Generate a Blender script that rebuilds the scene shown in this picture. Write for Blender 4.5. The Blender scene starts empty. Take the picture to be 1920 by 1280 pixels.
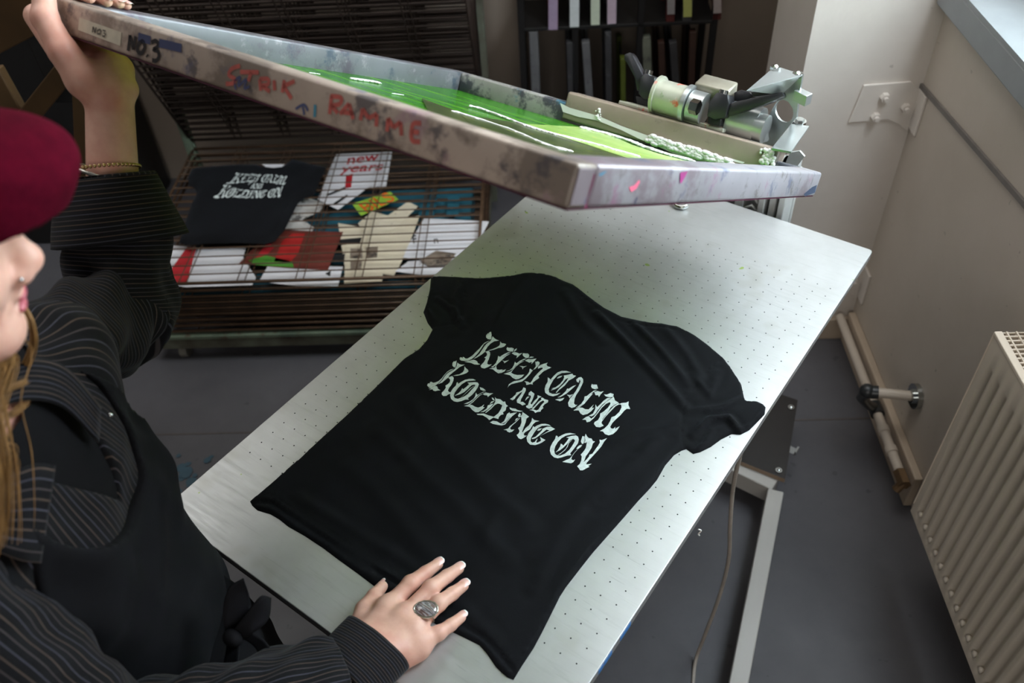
import bpy, bmesh, math, random
import numpy as np
from mathutils import Vector, Matrix
from mathutils.geometry import delaunay_2d_cdt

SC = bpy.context.scene
COL = SC.collection
random.seed(7)
RNG = np.random.RandomState(5)

# ------------------------------------------------------------ camera
RC = np.array([[0.81116968, 0.58271147, -0.04950855],
               [0.37910816, -0.58841917, -0.71417077],
               [-0.44528727, 0.56054458, -0.69821846]])      # rows: right, down, forward
TH = 0.85                                                    # height of the platen's top
CW = np.array([0.60492922, -0.89838135, 1.12036458 + TH])
FPX = 1611.15
cam = bpy.data.cameras.new('camera')
cam.sensor_width = 36.0
cam.lens = 36.0 * FPX / 1920.0
cam.clip_start = 0.05
camo = bpy.data.objects.new('camera', cam)
COL.objects.link(camo)
camo.matrix_world = Matrix(((RC[0][0], -RC[1][0], -RC[2][0], CW[0]),
                            (RC[0][1], -RC[1][1], -RC[2][1], CW[1]),
                            (RC[0][2], -RC[1][2], -RC[2][2], CW[2]),
                            (0, 0, 0, 1)))
cam.dof.use_dof = True
cam.dof.focus_distance = 1.42
cam.dof.aperture_fstop = 4.0
SC.camera = camo

# ------------------------------------------------------------ room axes: s along the back wall, t into the corner
KX = np.array([0.236, 1.293])
_a = math.radians(125.0)
E2 = np.array([math.cos(_a), math.sin(_a)])
E1 = np.array([E2[1], -E2[0]])
def rm(s, t, z=0.0):
    q = KX + E1 * s + E2 * t
    return np.array([q[0], q[1], z])
RX, RY, RZ = np.array([*E1, 0.0]), np.array([*E2, 0.0]), np.array([0, 0, 1.0])

# ------------------------------------------------------------ world, window light, exposure
SC.view_settings.view_transform = 'Standard'
SC.view_settings.look = 'None'
SC.view_settings.gamma = 1.0
SC.view_settings.use_curve_mapping = False
SC.view_settings.exposure = 0.0
wd = bpy.data.worlds.new('world'); SC.world = wd; wd.use_nodes = True
bgn = wd.node_tree.nodes['Background']
bgn.inputs[0].default_value = (0.80, 0.84, 0.92, 1)
bgn.inputs[1].default_value = 0.075
def area(name, loc, direction, sx, sy, power, color=(1, 1, 1)):
    l = bpy.data.lights.new(name, 'AREA'); l.shape = 'RECTANGLE'; l.size = sx; l.size_y = sy
    l.energy = power; l.color = color
    o = bpy.data.objects.new(name, l); COL.objects.link(o); o.location = loc
    o.rotation_euler = Vector(direction).to_track_quat('-Z', 'Y').to_euler()
    return o
# daylight through the window in the right wall (tall, close to the corner)
area('window_daylight', rm(0.14, -.68, 1.93), -RX + RY * .10 + np.array([0, 0, -0.26]), 1.10, 1.30, 86, (0.82, 0.92, 1.0))
# weaker fill light added behind the photographer
area('rear_fill', rm(-1.2, -4.6, 2.3), RY * 1.0 + np.array([0, 0, -0.35]), 2.4, 1.4, 33, (1.0, 0.96, 0.90))
# unseen overhead fills, added to brighten the left half and the platen
area('left_fill', rm(-2.7, -.15, 2.85), (0, 0, -1), 1.6, 1.6, 21, (0.98, 0.97, 0.95))
area('press_fill', rm(-.75, -.1, 2.85), (0, 0, -1), 1.2, 1.2, 16, (1.0, 0.97, 0.92))

# ------------------------------------------------------------ unprojection onto real planes
def ray(x, y):
    return RC.T @ np.array([(x - 960) / FPX, (y - 640) / FPX, 1.0])
def hit(x, y, z):
    d = ray(x, y); return CW + d * ((z - CW[2]) / d[2])
def at(x, y, D):
    return CW + ray(x, y) * D
def hpl(x, y, P0, n):
    d = ray(x, y); P0 = np.array(P0, float); n = np.array(n, float)
    return CW + d * (((P0 - CW) @ n) / (d @ n))
def hs(x, y, s): return hpl(x, y, rm(s, 0), RX)
def ht(x, y, t): return hpl(x, y, rm(0, t), RY)
def hY(x, y, Y): return hpl(x, y, (0, Y, 0), (0, 1, 0))
def nrm(v):
    v = np.array(v, float); return v / np.linalg.norm(v)

# ------------------------------------------------------------ objects
ORI = {}
def empty(name, loc, label=None, cat=None, group=None):
    o = bpy.data.objects.new(name, None); COL.objects.link(o)
    o.location = loc; o.empty_display_size = 0.05
    ORI[o] = np.array(loc, float)
    tag(o, label, cat, group)
    return o
def tag(o, label=None, cat=None, group=None, kind=None):
    if label: o['label'] = label
    if cat: o['category'] = cat
    if group: o['group'] = group
    if kind: o['kind'] = kind
    return o
def link(name, bm, mats, parent=None, smooth=False, origin=None, angle=None, recalc=True):
    if isinstance(bm, bmesh.types.BMesh):
        if recalc: bmesh.ops.recalc_face_normals(bm, faces=bm.faces)
        me = bpy.data.meshes.new(name); bm.to_mesh(me); bm.free()
    else: me = bm
    if parent is not None: org = ORI[parent]
    elif origin is not None: org = np.array(origin, float)
    else:
        co = np.empty(len(me.vertices) * 3); me.vertices.foreach_get('co', co); co = co.reshape(-1, 3)
        mn, mx = co.min(0), co.max(0)
        org = np.array([(mn[0] + mx[0]) / 2, (mn[1] + mx[1]) / 2, mn[2]])
    me.transform(Matrix.Translation(Vector(-org)))
    o = bpy.data.objects.new(name, me); COL.objects.link(o)
    if parent is not None: o.parent = parent
    else: o.location = org
    ORI[o] = org
    if not isinstance(mats, (list, tuple)): mats = [mats]
    for m in mats: me.materials.append(m)
    if smooth:
        me.polygons.foreach_set('use_smooth', [True] * len(me.polygons))
        if angle:
            bm2 = bmesh.new(); bm2.from_mesh(me)
            for e in bm2.edges:
                if len(e.link_faces) == 2 and e.calc_face_angle(0) > angle: e.smooth = False
            bm2.to_mesh(me); bm2.free()
    return o
def thing(name, bm, mats, label, cat, group=None, **k):
    return tag(link(name, bm, mats, **k), label, cat, group)
def struct(name, bm, mats, parent=None, **k):
    o = link(name, bm, mats, parent, **k)
    if parent is None: o['kind'] = 'structure'
    return o

# ------------------------------------------------------------ shapes
AX = (np.array([1., 0, 0]), np.array([0, 1., 0]), np.array([0, 0, 1.]))
RAX = (RX, RY, RZ)
def box(bm, c, size, ax=AX, bevel=0.0, seg=2, mi=0):
    vs = []
    for sx in (-.5, .5):
        for sy in (-.5, .5):
            for sz in (-.5, .5):
                vs.append(bm.verts.new(np.array(c) + ax[0] * sx * size[0] + ax[1] * sy * size[1] + ax[2] * sz * size[2]))
    fs = []
    for f in ((0, 1, 3, 2), (4, 6, 7, 5), (0, 4, 5, 1), (2, 3, 7, 6), (0, 2, 6, 4), (1, 5, 7, 3)):
        fs.append(bm.faces.new([vs[i] for i in f]))
    bmesh.ops.recalc_face_normals(bm, faces=fs)
    for f in fs: f.material_index = mi
    if bevel > 0:
        es = list({e for f in fs for e in f.edges})
        bmesh.ops.bevel(bm, geom=es, offset=bevel, segments=seg, profile=.5, affect='EDGES')
    return vs
def bx(c, size, ax=AX, bevel=0.0, seg=2):
    bm = bmesh.new(); box(bm, c, size, ax, bevel, seg); return bm
def boxm(bm, p0, p1, ax=AX, **k):      # two opposite corners in axis coordinates, origin world
    p0 = np.array(p0, float); p1 = np.array(p1, float)
    c = (p0 + p1) / 2; s = np.abs(p1 - p0)
    box(bm, ax[0] * c[0] + ax[1] * c[1] + ax[2] * c[2], s, ax, **k)
def rbox(bm, s0, s1, t0, t1, z0, z1, **k):
    c = rm((s0 + s1) / 2, (t0 + t1) / 2, (z0 + z1) / 2)
    box(bm, c, (abs(s1 - s0), abs(t1 - t0), abs(z1 - z0)), RAX, **k)
def beam(bm, a, b, w, h, up=(0, 0, 1), bevel=0.0, **k):
    a = np.array(a, float); b = np.array(b, float); d = b - a; L = np.linalg.norm(d); d /= L
    s = nrm(np.cross(d, up)); u = np.cross(s, d)
    box(bm, (a + b) / 2, (L, w, h), (d, s, u), bevel=bevel, **k)
def tube(bm, pts, r, n=10, cap=True, mi=0, closed=False):
    pts = [np.array(p, float) for p in pts]
    m = len(pts)
    rr = r if hasattr(r, '__len__') else [r] * m
    tang = []
    for i in range(m):
        if closed: t = pts[(i + 1) % m] - pts[i - 1]
        else: t = pts[min(i + 1, m - 1)] - pts[max(i - 1, 0)]
        tang.append(nrm(t))
    u = np.cross(tang[0], (0, 0, 1))
    if np.linalg.norm(u) < .05: u = np.cross(tang[0], (1, 0, 0))
    u = nrm(u); rings = []
    for i in range(m):
        u = nrm(u - tang[i] * (u @ tang[i])); v = np.cross(tang[i], u)
        rings.append([bm.verts.new(pts[i] + (u * math.cos(2 * math.pi * k / n) + v * math.sin(2 * math.pi * k / n)) * rr[i]) for k in range(n)])
    rng = range(m) if closed else range(m - 1)
    for i in rng:
        A, B = rings[i], rings[(i + 1) % m]
        for k in range(n):
            f = bm.faces.new((A[k], A[(k + 1) % n], B[(k + 1) % n], B[k])); f.smooth = True; f.material_index = mi
    if cap and not closed:
        bm.faces.new(rings[0]).material_index = mi; bm.faces.new(rings[-1]).material_index = mi
    return rings
def cyl(bm, a, b, r, n=24, r2=None, mi=0):
    tube(bm, [a, b], [r, r if r2 is None else r2], n, mi=mi)
def prism(bm, poly, o, ex, ey, ez, d, bevel=0.0, mi=0):
    o = np.array(o, float)
    A = [bm.verts.new(o + ex * p[0] + ey * p[1]) for p in poly]
    B = [bm.verts.new(o + ex * p[0] + ey * p[1] + ez * d) for p in poly]
    n = len(poly)
    fs = [bm.faces.new(A), bm.faces.new(B[::-1])]
    for i in range(n): fs.append(bm.faces.new((A[i], A[(i + 1) % n], B[(i + 1) % n], B[i])))
    for f in fs: f.material_index = mi
    if bevel:
        bmesh.ops.recalc_face_normals(bm, faces=fs)
        bmesh.ops.bevel(bm, geom=list({e for f in fs for e in f.edges}), offset=bevel, segments=2, profile=.5, affect='EDGES')
def ball(bm, c, r, seg=16, ax=AX, mi=0):
    r = r if hasattr(r, '__len__') else (r, r, r)
    res = bmesh.ops.create_uvsphere(bm, u_segments=seg, v_segments=max(6, seg // 2), radius=1.0)
    for v in res['verts']:
        p = v.co; v.co = Vector(np.array(c) + ax[0] * p.x * r[0] + ax[1] * p.y * r[1] + ax[2] * p.z * r[2])
    for v in res['verts']:
        for f in v.link_faces: f.smooth = True; f.material_index = mi
def catmull(pts, k=6):
    P = [np.array(p, float) for p in pts]; P = [2 * P[0] - P[1]] + P + [2 * P[-1] - P[-2]]
    out = []
    for i in range(1, len(P) - 2):
        for j in range(k):
            t = j / k
            out.append(.5 * ((2 * P[i]) + (-P[i - 1] + P[i + 1]) * t + (2 * P[i - 1] - 5 * P[i] + 4 * P[i + 1] - P[i + 2]) * t * t + (-P[i - 1] + 3 * P[i] - 3 * P[i + 1] + P[i + 2]) * t ** 3))
    out.append(P[-2]); return out

# ------------------------------------------------------------ materials
def lin(c):
    return tuple(((x / 12.92) if x <= .04045 else ((x + .055) / 1.055) ** 2.4) for x in c)
def hexc(h):
    return lin(tuple(int(h[i:i + 2], 16) / 255 for i in (0, 2, 4)))
class NT:
    def __init__(s, name):
        s.m = bpy.data.materials.new(name); s.m.use_nodes = True
        s.t = s.m.node_tree; s.n = s.t.nodes; s.l = s.t.links
        s.b = s.n['Principled BSDF']
        s.tc = s.n.new('ShaderNodeTexCoord')
        s.obj = s.tc.outputs['Object']
    def new(s, kind, **k):
        n = s.n.new(kind)
        for a, v in k.items():
            if hasattr(n, a): setattr(n, a, v)
            else: n.inputs[a].default_value = v
        return n
    def link(s, a, b): s.l.new(a, b)
    def mapping(s, scale=(1, 1, 1), rot=(0, 0, 0), src=None, loc=(0, 0, 0)):
        m = s.n.new('ShaderNodeMapping'); s.link(src or s.obj, m.inputs[0])
        m.inputs['Scale'].default_value = scale; m.inputs['Rotation'].default_value = rot; m.inputs['Location'].default_value = loc
        return m.outputs[0]
    def noise(s, scale=5, detail=4, rough=.55, vec=None, dist=0):
        n = s.n.new('ShaderNodeTexNoise'); n.inputs['Scale'].default_value = scale
        n.inputs['Detail'].default_value = detail; n.inputs['Roughness'].default_value = rough
        n.inputs['Distortion'].default_value = dist
        s.link(vec or s.obj, n.inputs['Vector']); return n.outputs['Fac']
    def ramp(s, fac, stops):
        r = s.n.new('ShaderNodeValToRGB'); s.link(fac, r.inputs[0])
        e = r.color_ramp.elements
        while len(e) < len(stops): e.new(.5)
        for i, (p, c) in enumerate(stops):
            e[i].position = p; c = (c, c, c) if not hasattr(c, '__len__') else c
            e[i].color = (*c[:3], 1)
        return r.outputs[0]
    def mix(s, fac, a, b, mode='MIX'):
        m = s.n.new('ShaderNodeMix'); m.data_type = 'RGBA'; m.blend_type = mode
        for k, v in ((0, fac), (6, a), (7, b)):
            if hasattr(v, 'links'): s.link(v, m.inputs[k])
            elif k == 0: m.inputs[0].default_value = v
            else: m.inputs[k].default_value = (*v[:3], 1)
        return m.outputs[2]
    def math(s, op, a, b=0.0, c=0.0):
        m = s.n.new('ShaderNodeMath'); m.operation = op
        for k, v in enumerate((a, b, c)):
            if hasattr(v, 'links'): s.link(v, m.inputs[k])
            else: m.inputs[k].default_value = v
        return m.outputs[0]
    def sep(s, vec=None):
        x = s.n.new('ShaderNodeSeparateXYZ'); s.link(vec or s.obj, x.inputs[0]); return x.outputs
    def bump(s, h, strength=.3, dist=.001):
        b = s.n.new('ShaderNodeBump'); b.inputs['Strength'].default_value = strength; b.inputs['Distance'].default_value = dist
        s.link(h, b.inputs['Height']); s.link(b.outputs[0], s.b.inputs['Normal'])
    def set(s, col=None, rough=None, metal=None, spec=None, **k):
        for key, v in (('Base Color', col), ('Roughness', rough), ('Metallic', metal), ('Specular IOR Level', spec)):
            if v is None: continue
            if hasattr(v, 'links'): s.link(v, s.b.inputs[key])
            elif key == 'Base Color': s.b.inputs[key].default_value = (*v[:3], 1)
            else: s.b.inputs[key].default_value = v
        for key, v in k.items(): s.b.inputs[key.replace('_', ' ')].default_value = v
        return s.m
def plain(name, col, rough=.6, metal=0.0, var=.12, scale=30, bump=0.0, bdist=.001, spec=.5, col2=None):
    t = NT(name)
    f = t.noise(scale, 4)
    a = tuple(max(0, x * (1 - var)) for x in col); b = col2 or tuple(min(1, x * (1 + var)) for x in col)
    c = t.ramp(f, [(.3, a), (.7, b)])
    if bump: t.bump(t.noise(scale * 3, 3), bump, bdist)
    return t.set(c, rough, metal, spec)
def painted(name, base, base2, spots, rough=.5, metal=0.0, scale=9, bump=.15, roughvar=None):
    t = NT(name)
    c = t.ramp(t.noise(scale, 5, .6), [(.35, base), (.65, base2)])
    for i, (col, sc, th) in enumerate(spots):
        f = t.noise(sc, 7, .68, t.mapping((1, 1, 1), (0, 0, 0), None, (i * 7.3 + 1, i * 3.1, i * 5.7)))
        c = t.mix(t.math('MULTIPLY', t.ramp(f, [(th, 0), (th + .07, 1)]), .85), c, col)
    t.bump(t.noise(60, 4), bump, .001)
    return t.set(c, rough, metal)

# ============================================================ SETTING
def wall_mat(name, a, b):
    t = NT(name)
    c = t.ramp(t.noise(3.5, 5, .6), [(.35, a), (.65, b)])
    spots = t.ramp(t.noise(38, 2, .5), [(.74, 0), (.77, 1)])
    c = t.mix(spots, c, tuple(x * .8 for x in a))
    t.bump(t.noise(45, 3), .25, .002)
    return t.set(c, .45, 0, .4)
M_WALL = wall_mat('wall_paint_warm_white', hexc('cbc3ba'), hexc('d4ccc4'))
M_WALL2 = wall_mat('wall_paint_shaded', hexc('b3a99c'), hexc('bcb2a6'))  # darker copy of the wall paint, shade of the backlit right wall included
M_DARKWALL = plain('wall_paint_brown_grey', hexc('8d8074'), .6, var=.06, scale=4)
M_CEIL = plain('ceiling_white', hexc('c8c8c4'), .8, var=.03)
def floor_mat():
    t = NT('vinyl_floor_grey')
    v = t.mapping((1, 1, 1), (0, 0, -math.radians(35)))
    x = t.sep(v)
    c = t.ramp(t.noise(4, 6, .65, v), [(.3, hexc('4a494d')), (.7, hexc('565559'))])
    sp = t.ramp(t.noise(26, 2, .5, v), [(.72, 0), (.75, 1)])
    c = t.mix(sp, c, hexc('464548'))
    # long faint scratches
    sc = t.noise(3, 2, .5, t.mapping((60, 1.2, 1), (0, 0, -math.radians(18))))
    c = t.mix(t.math('MULTIPLY', t.ramp(sc, [(.80, 0), (.83, 1)]), .35), c, hexc('8a857f'))
    t.bump(t.noise(120, 3), .12, .001)
    r = t.ramp(t.noise(7, 4), [(.3, .42), (.7, .58)])
    return t.set(c, r, 0, .4)
M_FLOOR = floor_mat()
bm = bmesh.new(); rbox(bm, -5, .0, -6.2, 2.2, -.06, 0)
FLOOR = struct('floor', bm, M_FLOOR)
# welded seams of the vinyl sheets
M_SEAM = plain('floor_weld_brown', hexc('4c4644'), .5)
for i, (s0, s1, t0, t1) in enumerate(((-4.9, -.02, -.356, -.350),)):
    bm = bmesh.new(); rbox(bm, s0, s1, t0, t1, 0, .0012)
    struct('floor_seam', bm, M_SEAM, FLOOR)
# paint splash on the floor left of the platen
bm = bmesh.new()
M_SPL = plain('dried_blue_paint', hexc('2f4a58'), .5)
c0 = hit(345, 890, .0)
for k in range(26):
    a = random.uniform(0, 6.28); r = abs(random.gauss(0, .05)); q = c0 + np.array([r * math.cos(a), r * math.sin(a) * 1.0, 0])
    rr = random.uniform(.004, .018); n = 9
    vs = [bm.verts.new((q[0] + rr * (.7 + .5 * random.random()) * math.cos(6.283 * j / n), q[1] + rr * (.7 + .5 * random.random()) * math.sin(6.283 * j / n), .001 + .0001 * k)) for j in range(n)]
    bm.faces.new(vs)
struct('floor_paint_splash', bm, M_SPL, FLOOR)

bm = bmesh.new()
# right wall with a window opening t in [-2.9,-.12], z in [1.16,2.45]
WZ0, WZ1, WT0, WT1 = 1.145, 2.60, -1.47, -.10
rbox(bm, 0, .22, -6.2, 2.2, -.06, WZ0); rbox(bm, 0, .22, -6.2, 2.2, WZ1, 2.95)
rbox(bm, 0, .22, WT1, 2.2, WZ0, WZ1); rbox(bm, 0, .22, -6.2, WT0, WZ0, WZ1)
WR = struct('wall_right', bm, M_WALL2)
# grey window board with its front apron, frame and glass
M_SILL = plain('window_sill_grey', hexc('8b8f92'), .5, var=.04)
M_WFRAME = plain('window_frame_white', hexc('d8dad8'), .4, var=.03)
w = empty('window_1', rm(0, -.78, WZ0)); w['kind'] = 'structure'
bm = bmesh.new(); rbox(bm, -.03, .0, -3.0, -.005, 1.082, 1.143, bevel=.004); rbox(bm, -.03, .20, WT0, WT1, 1.143, 1.153)
link('window_sill', bm, M_SILL, w)
bm = bmesh.new()
for (t0, t1, z0, z1) in ((WT0, WT1, WZ0 + .008, WZ0 + .07), (WT0, WT1, WZ1 - .07, WZ1), (WT0, WT0 + .06, WZ0, WZ1), (WT1 - .06, WT1, WZ0, WZ1), (-.80, -.75, WZ0, WZ1)):
    rbox(bm, .10, .15, t0, t1, z0, z1, bevel=.004)
link('window_frame', bm, M_WFRAME, w)
tg = NT('window_glass'); tg.set((.9, .97, .95), .02, 0, .5, Transmission_Weight=1.0, IOR=1.45)
bm = bmesh.new(); rbox(bm, .122, .127, WT0 + .03, WT1 - .03, WZ0 + .05, WZ1 - .05)
link('window_pane', bm, tg.m, w)
# dark groove of the wall panel under the window
M_GROOVE = plain('panel_groove_grey', hexc('6f6a66'), .6)
bm = bmesh.new(); beam(bm, rm(-.004, .03, .868), rm(-.004, -3.2, .868 + .055 * 5.2), .006, .012)
struct('trim_1', bm, M_GROOVE)
# back wall: lit pier beside the corner, recess behind it
bm = bmesh.new(); rbox(bm, -.305, 0, 0, .33, -.06, 2.9)
struct('wall_back', bm, M_WALL)
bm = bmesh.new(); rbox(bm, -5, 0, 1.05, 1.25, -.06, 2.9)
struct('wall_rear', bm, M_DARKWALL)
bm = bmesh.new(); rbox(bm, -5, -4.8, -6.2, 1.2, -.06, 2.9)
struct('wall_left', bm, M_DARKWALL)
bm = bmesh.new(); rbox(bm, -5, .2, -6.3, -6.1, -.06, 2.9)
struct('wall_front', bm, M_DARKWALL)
M_SKIRT = plain('skirting_cream', hexc('b5a491'), .5, var=.08, scale=12)
bm = bmesh.new(); rbox(bm, -.305, -.0, -.018, 0, 0, .085, bevel=.003)
struct('baseboard_back', bm, M_SKIRT)
bm = bmesh.new(); rbox(bm, -.022, 0, -.66, -.02, .0, .118, bevel=.004)
struct('baseboard_right', bm, M_SKIRT)

# painted steel corner brackets bolted to the pier
def bracket(z, label):
    t = empty('wall_bracket', rm(-.02, -.002, z), label, 'bracket', None)
    bm = bmesh.new()
    pts = [(-.145, .065), (-.03, .07), (0, .045), (0, -.075), (-.03, -.05), (-.06, -.035), (-.16, -.04)]
    prism(bm, [(p[0], p[1]) for p in pts], rm(-.004, 0, z), RX, RZ, -RY, .007, bevel=.002)
    rbox(bm, -.007, -.0, -.05, 0, z - .06, z + .05, bevel=.002)
    link('bracket_plate', bm, M_WALL, t)
    for ds, dz in ((-.09, .032), (-.10, -.022), (-.03, .0)):
        bm = bmesh.new(); cyl(bm, rm(ds, -.007, z + dz), rm(ds, -.02, z + dz), .012, 6); cyl(bm, rm(ds, -.018, z + dz), rm(ds, -.028, z + dz), .006, 12)
        link('bolt', bm, M_WALL, t, smooth=True, angle=.6)
bracket(.815, 'cream painted corner bracket with bolts high on the bright pier')
bracket(.235, 'cream painted corner bracket low on the pier behind the aluminium platen corner')

# ============================================================ pipes, radiator
M_PIPE = plain('pipe_cream', hexc('c2b6a8'), .4, var=.06, scale=15)
M_FIT = plain('black_fitting', hexc('26282a'), .35)
M_CHROME = plain('chrome', hexc('b9bcbb'), .15, 1.0, var=.03)
t = empty('heating_pipe', rm(-.05, -.35, .0), 'cream heating pipe running low along the right wall to the radiator', 'pipe')
bm = bmesh.new()
tube(bm, [rm(-.045, -.02, .10), rm(-.045, -.63, .10)], .013, 16)
for tt in (-.47, -.54): cyl(bm, rm(-.045, tt, .10), rm(-.045, tt - .02, .10), .0165, 16)
link('pipe', bm, M_PIPE, t, smooth=True, angle=.7)
bm = bmesh.new(); tube(bm, [rm(-.045, -.405, .14), rm(-.035, -.44, .19), rm(-.03, -.46, .23)], .010, 14)
bm2 = bmesh.new(); cyl(bm2, rm(-.095, -.470, .245), rm(-.014, -.497, .257), .0135, 20)
link('pipe_stub', bm2, M_PIPE, t, smooth=True, angle=.7); bm.free()
bm = bmesh.new(); cyl(bm, rm(-.125, -.462, .240), rm(-.092, -.470, .245), .018, 18)
tube(bm, [rm(-.118, -.463, .245), rm(-.118, -.447, .20), rm(-.08, -.42, .14), rm(-.045, -.40, .10)], .014, 14)
ball(bm, rm(-.118, -.463, .243), .021, 14)
cyl(bm, rm(-.045, -.385, .10), rm(-.045, -.425, .10), .019, 16)
link('elbow_fitting', bm, M_FIT, t, smooth=True, angle=.7)
bm = bmesh.new(); cyl(bm, rm(-.014, -.497, .257), rm(-.001, -.497, .257), .034, 28); cyl(bm, rm(-.022, -.497, .257), rm(-.013, -.497, .257), .019, 20)
link('wall_flange', bm, M_CHROME, t, smooth=True, angle=.6)
M_BRASS = plain('dull_brass', hexc('8d7357'), .35, .8)
bm = bmesh.new(); cyl(bm, rm(-.045, -.62, .10), rm(-.045, -.665, .10), .017, 6); cyl(bm, rm(-.045, -.655, .10), rm(-.06, -.66, .075), .012, 12)
link('valve_nut', bm, M_BRASS, t, smooth=True, angle=.5)

M_RAD = plain('radiator_enamel', hexc('dccfbe'), .38, var=.04, scale=6)
RF = -.112                                   # s of the front sheet
RT0, RZ0, RZ1, RL = -.640, .168, .772, 1.35
R0 = (hpl(1707, 957, rm(RF, 0), RX) - np.array([*KX, 0])); RT0 = float(R0[:2] @ E2); RZ0 = float(R0[2]) 
R1 = (hpl(1862, 622, rm(RF, 0), RX) - np.array([*KX, 0])); RZ1 = float(R1[2])
t = empty('radiator', rm(-.06, RT0 - RL / 2, RZ0), 'cream panel radiator with vertical flutes and top grille on right wall', 'radiator')
bm = bmesh.new()
pitch = .0335; n = int(RL / pitch)
xs = [0.0, .014]; dep = [0.0, 0.0]
for i in range(n - 1):
    b = .018 + i * pitch
    for f, d in ((0, 0), (.18, .0), (.34, .009), (.66, .009), (.82, 0.0)):
        xs.append(b + f * pitch); dep.append(d)
xs.append(RL); dep.append(0)
zs = [RZ0 + .0, RZ0 + .022, RZ0 + .04, RZ1 - .075, RZ1 - .055, RZ1]
fac = [0, 0, 1, 1, 0, 0]
g = [[bm.verts.new(rm(RF + d * f, RT0 - x, z)) for x, d in zip(xs, dep)] for z, f in zip(zs, fac)]
for a in range(len(zs) - 1):
    for b in range(len(xs) - 1): bm.faces.new((g[a][b], g[a][b + 1], g[a + 1][b + 1], g[a + 1][b]))
link('front_panel', bm, M_RAD, t, smooth=True, angle=.9)
bm = bmesh.new(); rbox(bm, -.028, -.016, RT0 - RL, RT0, RZ0, RZ1 - .01, bevel=.003); link('rear_panel', bm, M_RAD, t)
for q in (RT0, RT0 - RL):
    bm = bmesh.new(); rbox(bm, RF - .002, -.02, q - .0015, q + .0015, RZ0 + .03, RZ1 + .003, bevel=.001); link('side_panel', bm, M_RAD, t)
bm = bmesh.new()
rbox(bm, RF - .003, RF + .012, RT0 - RL, RT0, RZ1 - .001, RZ1 + .008, bevel=.002); rbox(bm, -.028, -.014, RT0 - RL, RT0, RZ1 - .001, RZ1 + .008, bevel=.002)
for k in range(int(RL / .0115)):
    q = RT0 - .012 - k * .0115
    rbox(bm, RF + .012, -.028, q - .0018, q + .0018, RZ1 - .004, RZ1 + .005)
for k in range(4):
    s = RF + .012 + (k + .5) * .018
    rbox(bm, s - .0015, s + .0015, RT0 - RL, RT0, RZ1 - .003, RZ1 + .006)
link('top_grille', bm, M_RAD, t)
bm = bmesh.new()
for k in range(n - 1):
    b = .018 + k * pitch + pitch * .5
    if b < RL - .02: ball(bm, rm(RF + .004, RT0 - b, RZ0 + .033), (.006, .008, .008), 8, RAX)
link('weld_dimples', bm, plain('enamel_pale', hexc('cfc5b8'), .3), t, smooth=True)

# ============================================================ DRYING RACK
M_WIRE = plain('rusty_wire', hexc('55402f'), .5, .35, var=.3, scale=14)
M_WIRE2 = plain('dark_rusty_wire', hexc('2c2019'), .6, .3, var=.3, scale=14)
M_RUST = plain('rusted_steel', hexc('4a3a2e'), .7, .2, var=.35, scale=9, col2=hexc('6a6f60'))
M_GREEN = painted('chipped_green_paint', hexc('4c5a4c'), hexc('6f7c68'), [(hexc('4e3726'), 14, .55)], .55)
M_CAST = plain('caster_grey', hexc('6d6a63'), .5)
rack = empty('drying_rack', rm(-1.72, .36, 0), 'rusty wire screen-print drying rack with fanned shelves on castors at the back', 'drying rack')
S0, S1, T0r, T1r = -2.245, -1.165, -.03, .74
bm = bmesh.new()
for (a, b, c, d) in ((S0, S1, T0r - .01, T0r + .02), (S0, S1, T1r - .02, T1r + .01), (S0 - .005, S0 + .025, T0r, T1r), (S1 - .025, S1 + .005, T0r, T1r)):
    rbox(bm, a, b, c, d, .055, .098, bevel=.003)
link('base_frame', bm, M_RUST, rack)
bm = bmesh.new(); rbox(bm, S0 - .002, S1 + .002, T0r - .014, T0r + .022, .099, .112, bevel=.002)
link('base_rail', bm, M_GREEN, rack)
for s, tt in ((S0 + .09, T0r + .02), (S1 - .09, T0r + .02), (S0 + .09, T1r - .03), (S1 - .09, T1r - .03)):
    bm = bmesh.new(); cyl(bm, rm(s - .012, tt, .026), rm(s + .012, tt, .026), .026, 20); rbox(bm, s - .02, s + .02, tt - .014, tt + .014, .046, .056)
    link('caster', bm, M_CAST, rack, smooth=True, angle=.6)
for s in (S0 - .012, S1 + .012):                 # side posts at the hinge
    bm = bmesh.new(); rbox(bm, s - .014, s + .014, T1r - .012, T1r + .028, .05, .50 if s < -2 else 1.25, bevel=.003)
    link('hinge_post', bm, M_GREEN if s < -2 else M_RUST, rack)
def shelf(ang, z, up, mesh=.043, wr=.0024, dense=False):
    """wire shelf hinged at the back edge; ang = lift angle in degrees"""
    ca, sa = math.cos(math.radians(ang)), math.sin(math.radians(ang))
    L = T1r - T0r
    def P(s, d, h=0): return rm(s, T1r - d * ca + h * sa * 0, z + d * sa + h)
    bm = bmesh.new()
    for d in (0.0, L): tube(bm, [P(S0, d), P(S1, d)], .0052, 6)
    for s in (S0, S1): tube(bm, [P(s, 0), P(s, L)], .0052, 6)
    k = mesh
    while k < L - .01:
        tube(bm, [P(S0, k, .003), P(S1, k, .003)], wr, 5, cap=False); k += mesh
    for s in np.linspace(S0, S1, 7)[1:-1]:
        for ds in (-.012, .012): tube(bm, [P(s + ds, 0), P(s + ds, L)], wr * .8, 5, cap=False)
    return link('wire_shelf', bm, M_WIRE2 if up else M_WIRE, rack)
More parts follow.
